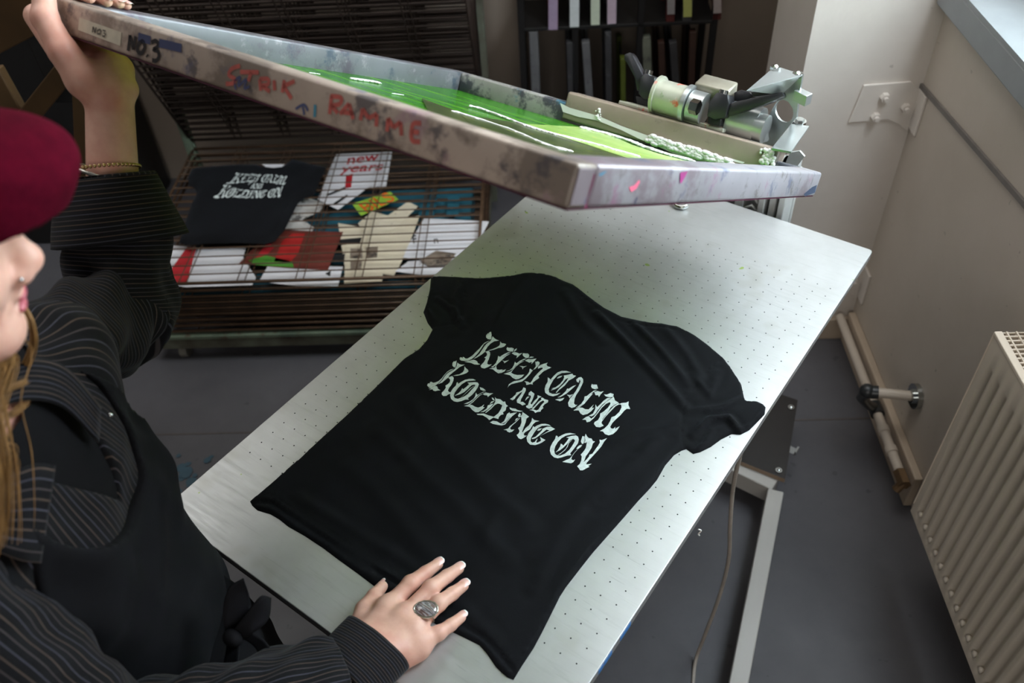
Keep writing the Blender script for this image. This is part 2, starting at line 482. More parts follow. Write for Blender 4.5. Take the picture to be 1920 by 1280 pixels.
for i in range(8):
    if i in (3, 4, 5):
        bm = bmesh.new(); tube(bm, [rm(S0, T0r, .125 + i * .024), rm(S1, T0r, .125 + i * .024)], .0052, 6); tube(bm, [rm(S0, T0r, .137 + i * .024), rm(S1, T0r, .137 + i * .024)], .003, 6)
        link('front_rod', bm, M_WIRE, rack)
    else: shelf(0, .125 + i * .024, 0)
shelf(0, .322, 0)
for i in range(11): shelf(63 + i * 3.1, .36 + i * .022, 1, mesh=.033, wr=.0030)

# sheets lying in the rack
def sheet(name, px, z, mats, label, cat, group=None, extra=None, thick=.0008):
    t = empty(name, np.mean([hit(x, y, z) for x, y in px], 0), label, cat, group)
    bm = bmesh.new()
    top = [bm.verts.new(hit(x, y, z)) for x, y in px]; bot = [bm.verts.new(hit(x, y, z) - RZ * thick) for x, y in px]
    n = len(px); bm.faces.new(top); bm.faces.new(bot[::-1])
    for i in range(n): bm.faces.new((top[i], top[(i + 1) % n], bot[(i + 1) % n], bot[i]))
    link('paper', bm, mats, t)
    for nm, pp, m in (extra or []):
        bm = bmesh.new()
        bm.faces.new([bm.verts.new(hit(x, y, z + .0006)) for x, y in pp])
        bmesh.ops.solidify(bm, geom=bm.faces[:], thickness=.0003) if False else None
        link(nm, bm, m, t)
    return t
def z2(*p): return [(240 + x * .375, 220 + y * .375) for x, y in p]
PW = plain('paper_white', hexc('d9d8dc'), .8, var=.02); PC = plain('paper_cream', hexc('cfc4ac'), .8, var=.04, scale=20)
PR = plain('ink_red', hexc('b3222a'), .6); PBr = painted('print_brown_red', hexc('5e2a20'), hexc('743026'), [], .6)
PG = plain('ink_green', hexc('47882a'), .6); PL = plain('card_lime', hexc('8fb83c'), .6); PO = plain('ink_orange', hexc('e06a22'), .6)
PT = plain('sheet_teal', hexc('1a5363'), .6, var=.1); PK = plain('ink_black', hexc('191b1d'), .6)
PCR = painted('crumpled_grey_print', hexc('a9a59e'), hexc('c8c6c2'), [(hexc('3c3a38'), 22, .53)], .7, scale=15)
PBL = painted('brown_photo_print', hexc('6b5b4e'), hexc('8d8071'), [(hexc('2c2826'), 30, .5)], .7, scale=15)
PCS = painted('cream_print_with_sketch', hexc('cfc4ac'), hexc('d6ccb6'), [(hexc('6d4b42'), 40, .62)], .7, scale=15)
SZ = .298
sheet('printed_sheet', z2((115, 820), (215, 640), (345, 648), (300, 850)), SZ, PW, 'white sheet with a broad red diagonal band at the rack\'s front left', 'paper sheet', extra=[('red_band', z2((170, 822), (295, 648), (343, 650), (290, 838)), PR)])
sheet('paper_sheet', z2((295, 848), (350, 650), (590, 650), (575, 700), (640, 800), (620, 838)), SZ + .001, PW, 'blank white sheet between the red-banded sheet and the brown-red print', 'paper sheet')
sheet('printed_sheet', z2((655, 820), (700, 740), (1075, 745), (1050, 843), (840, 842)), SZ + .001, PW, 'white sheet poking out below the brown-red print', 'paper sheet', extra=[('black_mark', z2((985, 780), (1015, 765), (1010, 795)), PK)])
sheet('printed_sheet', z2((555, 730), (640, 640), (700, 565), (1075, 572), (1000, 762), (800, 752)), SZ + .003, PBr, 'dark brown-red poster print with green corner beside the folded black shirt', 'paper sheet',
      extra=[('green_patch', z2((600, 715), (690, 690), (820, 720), (830, 750), (640, 738)), PG), ('red_figure', z2((730, 720), (770, 620), (820, 580), (885, 580), (850, 680), (810, 725)), plain('ink_red_bright', hexc('a81f1c'), .6)), ('red_figure', z2((640, 700), (700, 620), (730, 650), (690, 690)), PR)])
sheet('printed_sheet', z2((1050, 528), (1150, 545), (1460, 490), (1380, 700), (1330, 790), (1085, 760)), SZ + .001, PC, 'large cream print under the small portrait sheet, centre right of the rack', 'paper sheet', extra=[('black_lettering', z2((1060, 610), (1170, 600), (1160, 625), (1060, 640)), PK), ('black_lettering', z2((1020, 690), (1085, 680), (1080, 720), (1030, 720)), PK)])
sheet('printed_sheet', z2((1090, 632), (1285, 640), (1270, 820), (1080, 832)), SZ + .004, PC, 'cream sheet with two small dark portraits at the rack\'s front edge', 'paper sheet',
      extra=[('portrait', z2((1112, 655), (1172, 655), (1172, 705), (1110, 705)), PBL), ('portrait', z2((1190, 650), (1250, 645), (1245, 700), (1190, 705)), PBL), ('portrait', z2((1112, 720), (1170, 718), (1165, 760), (1112, 762)), PBL)])
sheet('printed_sheet', z2((1150, 530), (1220, 470), (1300, 490), (1400, 420), (1450, 445), (1330, 560), (1190, 590)), SZ + .003, PCS, 'cream print with a faint red-brown sketch below the lime card', 'paper sheet')
sheet('printed_sheet', z2((1375, 700), (1400, 640), (1480, 505), (1620, 510), (1805, 520), (1720, 690), (1560, 720)), SZ + .005, PW, 'white sheet with black letters near the right end of the rack', 'paper sheet')
sheet('printed_sheet', z2((1335, 770), (1400, 720), (1640, 700), (1590, 790), (1450, 785)), SZ + .002, PW, 'white sheet at the front right below the brown photo print', 'paper sheet')
sheet('printed_sheet', z2((1460, 715), (1540, 665), (1640, 680), (1600, 735), (1500, 740)), SZ + .008, PBL, 'small torn brown photo print at the rack\'s front right', 'paper sheet')
sheet('printed_sheet', z2((948, 410), (1040, 185), (1320, 172), (1290, 345), (1200, 350), (1050, 462)), SZ + .002, PW, 'white poster with red new years lettering beside the folded black shirt', 'poster',
      extra=[('black_stroke', z2((990, 385), (1090, 345), (1085, 360), (1000, 392)), PK), ('black_stroke', z2((1025, 430), (1095, 385), (1100, 395), (1040, 435)), PK), ('red_figure', z2((1090, 290), (1125, 280), (1115, 350), (1085, 355)), PR)])
sheet('printed_card', z2((1120, 432), (1310, 370), (1352, 410), (1165, 492)), SZ + .006, PL, 'small lime green card with orange lettering', 'card')
sheet('printed_sheet', z2((775, 560), (800, 500), (850, 425), (900, 400), (980, 430), (960, 470), (870, 510), (930, 550), (920, 568)), SZ + .003, PCR, 'crumpled grey and white print beside the folded black shirt', 'paper sheet')
bm = bmesh.new(); rbox(bm, S0 + .13, S1 - .04, T0r + .03, T0r + .55, .182, .262, bevel=.006)
thing('storage_tray', bm, PT, 'long teal tray lying on a lower shelf of the rack', 'tray')
sheet('card_sheet', z2((1450, 500), (1460, 415), (1545, 405), (1530, 495)), SZ - .015, PT, 'left of two small teal boards at the rack\'s back right', 'board')
sheet('card_sheet', z2((1590, 500), (1600, 395), (1660, 390), (1650, 490)), SZ - .015, PT, 'right of two small teal boards at the rack\'s back right', 'board')

def text_on(parent_name, body, px, z, mat, size, shear=0.0, parent=None):
    """lettering laid flat on a level surface: px = left and right end of the baseline"""
    a, b = hit(*px[0], z), hit(*px[1], z)
    cu = bpy.data.curves.new('lettering', 'FONT'); cu.body = body; cu.size = 1; cu.extrude = .002; cu.shear = shear; cu.offset = .012
    o = bpy.data.objects.new('tmp', cu); COL.objects.link(o)
    dg = bpy.context.evaluated_depsgraph_get(); me = bpy.data.meshes.new_from_object(o.evaluated_get(dg))
    bpy.data.objects.remove(o)
    co = np.empty(len(me.vertices) * 3); me.vertices.foreach_get('co', co); co = co.reshape(-1, 3)
    w = co[:, 0].max() - co[:, 0].min(); x = (co[:, 0] - co[:, 0].min()) / w
    d = b - a; L = np.linalg.norm(d); up = nrm(np.cross((0, 0, 1), d))
    out = a + d * x[:, None] + up * (co[:, 1] * size)[:, None] + np.array([0, 0, 1.]) * (co[:, 2] * .1)[:, None]
    me.vertices.foreach_set('co', out.ravel()); me.update()
    return link('lettering', me, mat, parent)
roots = [o for o in COL.objects if o.get('label')]
def root_by(txt): return [o for o in roots if txt in o['label']][0]
ps = root_by('red new years')
text_on('', 'new', ((650, 308), (712, 300)), SZ + .0026, PR, .085, .2, ps)
text_on('', 'years', ((636, 324), (718, 318)), SZ + .0026, PR, .075, .2, ps)
text_on('', 'BILS', ((688, 398), (742, 374)), SZ + .0066, PO, .085, 0, root_by('lime green'))
text_on('', 'F', ((775, 456), (782, 455)), SZ + .0056, PK, .06, 0, root_by('black letters'))
text_on('', 'n', ((814, 456), (822, 455)), SZ + .0056, PK, .05, 0, root_by('black letters'))

# ============================================================ SCREEN STORAGE in the recess
M_BLK = plain('black_steel', hexc('1b1a1a'), .5, .3)
srk = empty('screen_storage_rack', rm(-.69, 1.0, 0), 'black steel rack holding upright printing screens in the recess', 'rack')
TS = .80
def sT(x, y): q = ht(x, y, TS); v = q[:2] - KX; return float(v @ E1), float(q[2])
sl, _ = sT(978, 60); sr, _ = sT(1338, 60)
for s in (sl, sl + (sr - sl) * .28, sl + (sr - sl) * .62, sr):
    bm = bmesh.new(); rbox(bm, s - .011, s + .011, TS, TS + .022, 0, 1.5, bevel=.002); link('upright', bm, M_BLK, srk)
for s in (sl, sr):
    bm = bmesh.new(); rbox(bm, s - .011, s + .011, TS + .2, TS + .222, 0, 1.5, bevel=.002); link('upright', bm, M_BLK, srk)
for z in (.10, .70):
    bm = bmesh.new(); rbox(bm, sl, sr, TS, TS + .23, z - .012, z, bevel=.002); link('shelf', bm, M_BLK, srk)
def screen_edge(x0, y0, x1, y1, w, mat, label, end=None, up=False):
    """upright stored screen: pixel ends of its front edge on the rack's front plane"""
    a, b = sT(x0, y0), sT(x1, y1)
    if up: z0 = .70; z1 = 1.25; s0 = b[0]; s1 = a[0] + (a[0] - b[0]) * 2
    else: z0 = .10; s0 = b[0]; z1 = max(a[1], .45); s1 = a[0]
    t = empty('stored_screen', rm(s0, TS + .02, z0), label, 'screen frame', 'screens stored upright in the black rack')
    p0, p1 = rm(s0, TS - .0, z0), rm(s1, TS - .0, z1)
    d = nrm(p1 - p0); side = nrm(np.cross(d, RY))
    W = w * .0018
    for nm, o0, o1, dp in (('frame', 0, .03, 1), ('frame', .17, .20, 1)):
        bm = bmesh.new(); c0 = p0 + RY * (o0 + o1) / 2; c1 = p1 + RY * (o0 + o1) / 2
        L = np.linalg.norm(c1 - c0); box(bm, (c0 + c1) / 2, (L, W, .03), (d, side, RY), bevel=.002)
        link('frame_bar', bm, mat, t)
    bm = bmesh.new(); box(bm, (p0 + p1) / 2 + RY * .1, (L * .94, .002, .15), (d, side, RY)); link('screen_mesh', bm, M_SCR, t)
    if end:
        q0, q1 = (ht(x1, y1, TS), ht(x0, y0 - 60, TS))
        bm = bmesh.new(); L2 = np.linalg.norm(q1 - q0); box(bm, (q0 + q1) / 2 - RY * .002, (L2, W * .9, .003), (nrm(q1 - q0), side, RY)); link('label_strip', bm, end, t)
    return t
M_SCR = plain('stored_mesh', hexc('2a2a2c'), .7)
M_EDK = painted('screen_edge_dark', hexc('2c2c2e'), hexc('3c3c3e'), [(hexc('585a5e'), 20, .62), (hexc('2f3f63'), 13, .66)], .5)
M_EGR = painted('screen_edge_grey', hexc('505052'), hexc('67686a'), [(hexc('3a3a3e'), 25, .6)], .5)
M_EPL = painted('screen_edge_pale', hexc('5a5e52'), hexc('74786a'), [(hexc('3f4140'), 18, .55)], .5)
M_EYG = plain('screen_edge_lime', hexc('4c5714'), .6); M_ERD = plain('screen_edge_red', hexc('4a1714'), .6); M_EOR = plain('screen_edge_brown', hexc('38231a'), .6)
TP = {k: plain('tape_' + k, hexc(v), .6, var=.1) for k, v in dict(purple='9a88a0', white='c9cfd0', greenwhite='c3cdb9', pink='b8a6b4', grey='8b8788', lime='a9ae62', rosegrey='9d9290').items()}
for (x, y1, w, key, nm, m) in ((1037, 55, 19, 'purple', 'purple speckled', M_ERD), (1077, 50, 19, 'white', 'white', M_EDK), (1116, 46, 18, 'greenwhite', 'green rimmed white', M_EDK), (1147, 44, 18, 'pink', 'pinkish', M_EDK), (1258, 26, 15, 'grey', 'dark grey', M_ERD), (1289, 31, 17, 'lime', 'yellow-green', M_EDK), (1345, 24, 16, 'rosegrey', 'pale grey-pink', M_ERD)):
    screen_edge(x, 0, x, y1, w, m, 'upright screen with a %s label strip on the upper shelf' % nm, TP[key], up=True)
for (x0, y0, x1, y1, w, m, nm) in ((1000, 60, 1006, 165, 17, M_EGR, 'blue-stained grey, leftmost on the lower shelf'), (1070, 80, 1078, 170, 17, M_EDK, 'dark speckled, left of the light grey one'), (1098, 80, 1118, 185, 15, M_EGR, 'light grey leaning'), (1168, 110, 1176, 190, 10, M_EYG, 'narrow lime'),
                               (1140, 60, 1150, 160, 12, M_EDK, 'dark upright, next to the lime one'), (1212, 70, 1236, 130, 16, M_EPL, 'pale leaning'), (1240, 80, 1262, 160, 12, M_EOR, 'narrow brown leaning'), (1262, 80, 1296, 165, 14, M_EDK, 'dark leaning, right of the brown one'), (1300, 60, 1310, 150, 12, M_EOR, 'brown, rightmost on the lower shelf')):
    screen_edge(x0, y0, x1, y1, w, m, 'stored screen edge, ' + nm)

# ============================================================ left background: timber stand
M_WOOD = plain('stained_timber', hexc('4a3519'), .6, var=.25, scale=6)
ts = empty('timber_stand', rm(-2.75, .1, 0), 'brown timber stand with slanted braces in the dark left background', 'stand')
DL = 2.9
def P3(x, y): q = hpl(x, y, rm(-2.75, 0), nrm(RX * .3 + RY)); return q
for a, b, w in (((-40, 130), (75, 330), .11), ((40, 235), (125, 130), .045), ((-30, 60), (80, 0), .10), ((150, 120), (160, 420), .03)):
    bm = bmesh.new(); beam(bm, P3(*a), P3(*b), w, .03, up=tuple(RY), bevel=.003); link('timber', bm, M_WOOD, ts)
bm = bmesh.new(); pp = P3(60, 105); box(bm, pp + RY * .14, (.12, .08, .34), RAX, bevel=.004)
thing('speaker_box', bm, M_BLK, 'black box standing on the timber stand at far left', 'box')
bm = bmesh.new(); rbox(bm, -4.0, -2.52, .62, 1.02, 0, 1.7, bevel=.01)  # black block added to darken the far left background
thing('dark_backdrop', bm, M_BLK, 'tall black cabinet added to darken the far left behind the timber stand', 'backdrop')

# ============================================================ PRINTING PRESS (table)
M_ALU = None
def alu_plate():
    t = NT('aluminium_platen')
    v = t.mapping((1, 14, 1), (0, 0, .1))
    sc = t.noise(9, 6, .7, v)
    cl = t.noise(5, 4, .6)
    base = t.ramp(cl, [(.3, hexc('b4b5b4')), (.7, hexc('c9cacb'))])
    x = t.sep()
    c = t.mix(t.math('MULTIPLY', t.ramp(sc, [(.55, 0), (.75, 1)]), .25), base, hexc('8f9190'))
    # scattered fine scratches
    w = t.noise(6, 2, .5, t.mapping((3, 70, 1), (0, 0, .8)))
    c = t.mix(t.math('MULTIPLY', t.ramp(w, [(.70, 0), (.74, 1)]), .25), c, hexc('808280'))
    st = t.noise(7, 3, .6, t.mapping((1, 1, 1), (0, 0, 0), None, (3, 5, 0)))
    c = t.mix(t.math('MULTIPLY', t.ramp(st, [(.60, 0), (.72, 1)]), .35), c, hexc('9d9a8a'))
    gs = t.noise(55, 1, .5); c = t.mix(t.ramp(gs, [(.80, 0), (.82, 1)]), c, hexc('9fb56a'))
    r = t.ramp(t.noise(16, 5, .7, v), [(.3, .40), (.7, .52)])
    t.bump(t.noise(60, 4, .6, v), .06, .001)
    t.set(c, r, .72, .5)
    return t.m
M_ALU = alu_plate()
M_ALUE = plain('aluminium_edge', hexc('c6c8cb'), .25, .9)
M_HOLE = plain('hole_dark', hexc('1a1b1c'), .9)
M_FRW = plain('press_frame_white', hexc('b3b0aa'), .4, var=.05, scale=8)
PX0, PX1, PY0, PY1 = -.3565, .3535, -.612, .613
press = empty('printing_press', (0, .05, 0), 'vacuum screen-printing press with perforated aluminium platen and hinged clamp', 'printing press')
# platen
bm = bmesh.new()
r = .008
pl = []
for (cx, cy, a0) in ((PX1 - r, PY1 - r, 0), (PX0 + r, PY1 - r, 90), (PX0 + r, PY0 + r, 180), (PX1 - r, PY0 + r, 270)):
    for k in range(5):
        a = math.radians(a0 + k * 22.5); pl.append((cx + r * math.cos(a), cy + r * math.sin(a)))
prism(bm, pl, (0, 0, TH - .018), AX[0], AX[1], AX[2], .018, bevel=.0012)
PLATEN = link('platen', bm, M_ALU, press)
bm = bmesh.new()
HS = .026
for i in range(26):
    for j in range(36):
        if j == 35 and i < 3: pass
        cx, cy = (i - 12.5) * HS, (j - 17.5) * HS
        n = 8; bm.faces.new([bm.verts.new((cx + .00125 * math.cos(6.2832 * k / n), cy + .00125 * math.sin(6.2832 * k / n), TH + .00025)) for k in range(n)])
o = link('suction_holes', bm, M_HOLE, PLATEN, recalc=False); o['kind'] = 'stuff'
bm = bmesh.new()                                   # dark underside tray set back from the edge
boxm(bm, (PX0 + .012, PY0 + .008, TH - .055), (PX1 - .012, PY1 - .012, TH - .0185), bevel=.003)
link('vacuum_tray', bm, plain('tray_dark', hexc('2a2320'), .6), press)
# painted edge marks (blue) on the platen's right edge
M_BLUE = plain('ink_blue', hexc('3f7fc4'), .4)
bm = bmesh.new()
for (x, y, L) in ((1172, 1196, .028), (1140, 1240, .02), (1127, 1254, .012)):
    q = hpl(x, y, (PX1 + .0004, 0, 0), (1, 0, 0)); boxm(bm, (PX1, q[1] - L / 2, TH - .015), (PX1 + .0006, q[1] + L / 2, TH - .004))
link('ink_smears', bm, M_BLUE, PLATEN)
bm = bmesh.new()
q = hpl(1309, 992, (PX1, 0, 0), (1, 0, 0)); tube(bm, catmull([q + [.0, 0, -.0], q + [.004, .003, -.004], q + [.002, -.001, -.010], q + [.004, 0, -.014]], 4), .0012, 6)
link('dried_ink_drip', bm, plain('ink_white', hexc('e9e7e2'), .5), PLATEN)
# base
bm = bmesh.new()
zb = .115
def fz(x, y): return hit(x, y, zb)
a0 = fz(1455, 918); a1 = hit(1385, 1282, zb); a2 = a1 + (a1 - a0) * .7
beam(bm, a0 - [0, 0, .025], a2 - [0, 0, .025], .040, .05, bevel=.003)
link('base_beam', bm, M_FRW, press)
bm = bmesh.new()
c1 = fz(1455, 905); c2 = c1 + np.array([-.62, 0, 0])
beam(bm, c1 - [0, .0, .03], c2 - [0, 0, .03], .05, .06, bevel=.003); link('cross_beam', bm, M_FRW, press)
bm = bmesh.new(); b1 = a0 + np.array([-.64, 0.0, 0]); b2 = b1 + (a2 - a0) * [-1, 1, 1]
beam(bm, b1 - [0, 0, .025], b2 - [0, 0, .025], .040, .05, bevel=.003); link('base_beam', bm, M_FRW, press)
# black plate with screws over the castor
M_PLY = plain('black_faced_plywood', hexc('201c1b'), .35, var=.1)
M_PLYE = plain('plywood_edge', hexc('8f7a66'), .6)
q1, q2, q3, q4 = fz(1494, 757), fz(1470, 905), hit(1388, 872, zb), hit(1430, 735, zb)
bm = bmesh.new()
pp = [q1, q2, q3, q4]
A = [bm.verts.new(p + [0, 0, .016]) for p in pp]; B = [bm.verts.new(p + [0, 0, .001]) for p in pp]
bm.faces.new(A); bm.faces.new(B)
for i in range(4): bm.faces.new((A[i], A[(i + 1) % 4], B[(i + 1) % 4], B[i])).material_index = 1
pt = link('caster_plate', bm, [M_PLY, M_PLYE], press)
for x, y in ((1483, 764), (1460, 882)):
    bm = bmesh.new(); q = hit(x, y, zb + .017); cyl(bm, q - [0, 0, .002], q + [0, 0, .003], .0085, 16); ball(bm, q + [0, 0, .003], (.005, .005, .003), 10)
    link('screw_head', bm, M_CHROME, pt, smooth=True, angle=.6)
bm = bmesh.new(); q = hit(1497, 828, .03)
q = np.array([q1[0] - .01, (q1[1] + q2[1]) / 2, .03])
cyl(bm, q + [-.014, 0, 0], q + [.014, 0, 0], .03, 22); cyl(bm, q + [0, 0, .025], q + [0, 0, .09], .014, 14)
cs = link('caster', bm, M_FIT, press, smooth=True, angle=.6)
bm = bmesh.new(); b = q + [.045, .0, .055]
box(bm, b, (.055, .022, .004), bevel=.001); box(bm, b + [.026, 0, .006], (.006, .022, .014), bevel=.001)
link('brake_lever', bm, plain('zinc_plate', hexc('a7a9a8'), .35, .7), cs)
for s in (-1,):
    bm = bmesh.new(); qq = b2 + [0, .06, -.085]; cyl(bm, qq + [-.014, 0, 0], qq + [.014, 0, 0], .03, 22); link('caster', bm, M_FIT, press, smooth=True, angle=.6)
bm = bmesh.new(); qq = a2 + [-.0, .05, -.085]; cyl(bm, qq + [-.014, 0, 0], qq + [.014, 0, 0], .03, 22); link('caster', bm, M_FIT, press, smooth=True, angle=.6)
# column behind / under the platen (white extrusion)
cA = hY(1380, 376, .655); cB = hY(1472, 408, .655)
xr = cB[0]
M_EXT = plain('extrusion_white', hexc('c9cbca'), .4, .2, var=.05)
bm = bmesh.new()
boxm(bm, (xr - .115, .645, .11), (xr - .095, .70, TH + .05), bevel=.002)
for k in range(3): boxm(bm, (xr - .060 + k * .022, .64 + (k % 2) * .006, .11), (xr - .046 + k * .022, .70, TH + .10), bevel=.002)
boxm(bm, (xr - .115, .69, .11), (xr, .705, TH + .08), bevel=.002)
boxm(bm, (-.14, .645, .11), (-.10, .70, TH + .04), bevel=.002)
COLUMN = link('column', bm, M_EXT, press)
bm = bmesh.new(); boxm(bm, (-.14, .62, .06), (xr, .74, .112), bevel=.003); link('column_foot', bm, M_FRW, press)
bm = bmesh.new()
for k in range(5):
    z = TH - .03 + k * .022; tube(bm, [(xr - .093, .652, z), (xr - .075, .648, z + .016), (xr - .062, .652, z)], .0035, 8)
link('cable_ties', bm, M_EXT, COLUMN)
bm = bmesh.new(); ball(bm, (xr - .080, .648, TH + .055), (.012, .006, .006), 10); link('orange_ink_blob', bm, PO, COLUMN, smooth=True)

# chrome hook / stop lying on the platen under the screen
bm = bmesh.new(); h0 = hit(1275, 388, TH + .004)
tube(bm, catmull([h0 + [-.03, .045, .03], h0 + [-.024, .02, .014], h0 + [-.012, .0, .003], h0 + [.004, -.002, .002], h0 + [.012, .008, .004]], 5), .0055, 12)
link('registration_stop', bm, M_CHROME, press, smooth=True)

# power cable hanging from the press to the floor
cab = catmull([(PX1 - .03, hpl(1390, 850, (PX1 - .03, 0, 0), (1, 0, 0))[1], TH - .06), hit(1376, 905, .62), hit(1369, 985, .50), hit(1366, 1050, .38), hit(1348, 1120, .24), hit(1322, 1190, .10), hit(1304, 1240, .012), hit(1290, 1330, .006), hit(1230, 1400, .006)], 8)
bm = bmesh.new(); tube(bm, cab, .0042, 10)
link('power_cable', bm, plain('cable_beige', hexc('a39a90'), .45), press, smooth=True)

# ============================================================ SILK SCREEN (raised)
FO = np.array([0.25601702, -0.36682165, 0.66307798 + TH])
FE = np.array([0.99983049, 0.00314986, 0.01814024]); FU = np.array([0.00626841, 0.86816193, -0.49624144]); FN = np.array([-0.01731175, 0.49627103, 0.86799503])
FWd, FL, FT = .824, .915, .042
FAX = (FE, FU, FN)
def fp(i, j, k): return FO + FE * i + FU * j + FN * k
def hfr(x, y, j=None, k=None, off=0.0):
    if j is not None: return hpl(x, y, fp(0, j, 0), FU)
    return hpl(x, y, fp(0, 0, k), FN)
def floc(P): d = P - FO; return np.array([d @ FE, d @ FU, d @ FN])
M_SF = painted('screen_bar_ink_stained', hexc('a39488'), hexc('b8a99c'), [(hexc('75695f'), 6, .47), (hexc('544f52'), 20, .55), (hexc('9c7f86'), 9, .57), (hexc('5d5f75'), 12, .60), (hexc('2d2f38'), 38, .74), (hexc('4a7f92'), 33, .75), (hexc('c3566d'), 45, .77)], .42, .15, scale=5)
M_SF2 = painted('screen_bar_pale_ink_stained', hexc('959297'), hexc('a3a0a6'), [(hexc('7d7076'), 6, .50), (hexc('646a80'), 14, .56), (hexc('9c6a88'), 12, .60), (hexc('6b6660'), 26, .58), (hexc('3d4257'), 32, .74), (hexc('4a8fa5'), 28, .74), (hexc('e07a90'), 40, .77)], .38, .2, scale=6)
M_SFB = painted('screen_bar_blotched', hexc('8e8d88'), hexc('a3a29e'), [(hexc('2e3040'), 10, .50), (hexc('3c7c98'), 14, .62), (hexc('c9c9cc'), 20, .68)], .4, .2, scale=8)
scr = empty('silk_screen', fp(-FWd / 2, 0, 0), 'raised silk screen in an ink-stained aluminium frame held above the black T-shirt', 'printing screen')
def fbar(name, i0, i1, j0, j1, mat, k0=0.0, k1=FT, bev=.0042):
    bm = bmesh.new(); box(bm, fp((i0 + i1) / 2, (j0 + j1) / 2, (k0 + k1) / 2), (abs(i1 - i0), abs(j1 - j0), abs(k1 - k0)), FAX, bevel=bev, seg=3)
    return link(name, bm, mat, scr, smooth=True, angle=1.2)
TWB = .040
front = fbar('frame_bar', -FWd, 0, 0, TWB, M_SF)
right = fbar('frame_bar', -TWB, 0, TWB * .98, FL, M_SF2)
M_SF3 = painted('screen_bar_grey_ink_stained', hexc('656568'), hexc('747479'), [(hexc('564e58'), 7, .50), (hexc('434f5c'), 16, .56), (hexc('8c8a8c'), 22, .56), (hexc('a8536a'), 30, .72), (hexc('33384c'), 34, .74)], .4, .2, scale=6)
left = fbar('frame_bar', -FWd, -FWd + TWB, TWB * .98, FL, M_SF3)
far = fbar('frame_bar', -FWd + TWB, -TWB, FL - TWB, FL, M_SFB)
# the right face of the front bar's end is pale as well
bm = bmesh.new(); box(bm, fp(.0003, TWB / 2 + .0, FT / 2), (.0012, TWB - .006, FT - .008), FAX, bevel=.0004); link('bar_end_cap', bm, M_SF2, scr)
# purple emulsion line under the frame
M_PURP = plain('emulsion_maroon', hexc('4a1830'), .5)
bm = bmesh.new()
for (i0_, i1_, j0_, j1_) in ((-FWd + .002, -.002, .002, TWB), (-FWd + .002, -.002, FL - TWB, FL - .002), (-FWd + .002, -FWd + TWB, TWB, FL - TWB), (-TWB, -.002, TWB, FL - TWB)):
    box(bm, fp((i0_ + i1_) / 2, (j0_ + j1_) / 2, -.0008), (i1_ - i0_, j1_ - j0_, .0016), FAX)
link('mesh_glue_rim', bm, M_PURP, scr)
def mesh_mat():
    t = NT('screen_mesh_ink_and_reflection')
    v = t.mapping((1, 1, 1))
    x = t.sep(v)
    st = t.noise(3, 3, .5, t.mapping((1.6, 9, 1), (0, 0, .10)))
    c = t.ramp(st, [(.25, hexc('2b8c1e')), (.5, hexc('3f9c22')), (.78, hexc('72b838'))])
    # dark olive with yellow flecks: a reflection painted on the nearer half
    c2 = t.ramp(t.noise(30, 4, .7, t.mapping((1, 4, 1))), [(.45, hexc('33421f')), (.62, hexc('4c5a2a')), (.72, hexc('b9b23c'))])
    return t, c, c2
t, c, c2 = mesh_mat()
t.set(c, .18, 0, .6)
tl_ = t.n.new('ShaderNodeBsdfTranslucent'); t.link(t.mix(.55, c, hexc('a89a3c')), tl_.inputs[0]); mx_ = t.n.new('ShaderNodeMixShader'); mx_.inputs[0].default_value = .34
t.link(t.b.outputs[0], mx_.inputs[1]); t.link(tl_.outputs[0], mx_.inputs[2]); t.link(mx_.outputs[0], t.n['Material Output'].inputs[0]); M_MG = t.m
t2, c, c2 = mesh_mat(); t2.set(c2, .25, 0, .5); M_MO = t2.m
M_MY = painted('screen_mesh_lime', hexc('86ad4c'), hexc('a4c069'), [(hexc('c8c23c'), 30, .60), (hexc('3c7d22'), 12, .64)], .25)
bm = bmesh.new()
NI, NJ = 40, 44
i0, i1, j0, j1 = -FWd + TWB, -TWB, TWB, FL - TWB
g = [[bm.verts.new(fp(i0 + (i1 - i0) * a / NI, j0 + (j1 - j0) * b / NJ, .004)) for a in range(NI + 1)] for b in range(NJ + 1)]
for b in range(NJ):
    for a in range(NI): bm.faces.new((g[b][a], g[b][a + 1], g[b + 1][a + 1], g[b + 1][a]))
msh = link('screen_mesh', bm, M_MG, scr)
def mpoly(name, px, mat, k, parent=msh):
    bm = bmesh.new(); P = [hfr(x, y, k=k) for x, y in px]
    A = [bm.verts.new(p) for p in P]; B = [bm.verts.new(p - FN * .0015) for p in P]
    bm.faces.new(A); bm.faces.new(B)
    for i in range(len(P)): bm.faces.new((A[i], A[(i + 1) % len(P)], B[(i + 1) % len(P)], B[i]))
    return link(name, bm, mat, parent)
def z3(*p): return [(880 + x * .3542, x2 * .3542) for x, x2 in p]
mpoly('olive_reflection_area', z3((-250, 520), (-60, 590), (0, 622), (150, 632), (330, 690), (640, 770), (860, 840), (540, 850), (0, 690), (-200, 620)), M_MO, .0062)  # reflection in the ink, painted as a flat olive patch
mpoly('lime_ink_area', z3((300, 655), (600, 672), (760, 720), (860, 765), (1000, 812), (1180, 860), (880, 850), (640, 770), (420, 700)), M_MY, .0068)
mpoly('olive_reflection_area', z3((-60, 590), (0, 612), (200, 640), (330, 660), (420, 700), (600, 750), (700, 800), (500, 790), (200, 720), (0, 650)), M_MO, .0064)
M_WINK = plain('thick_white_ink', hexc('e6e4e2'), .35, var=.02)
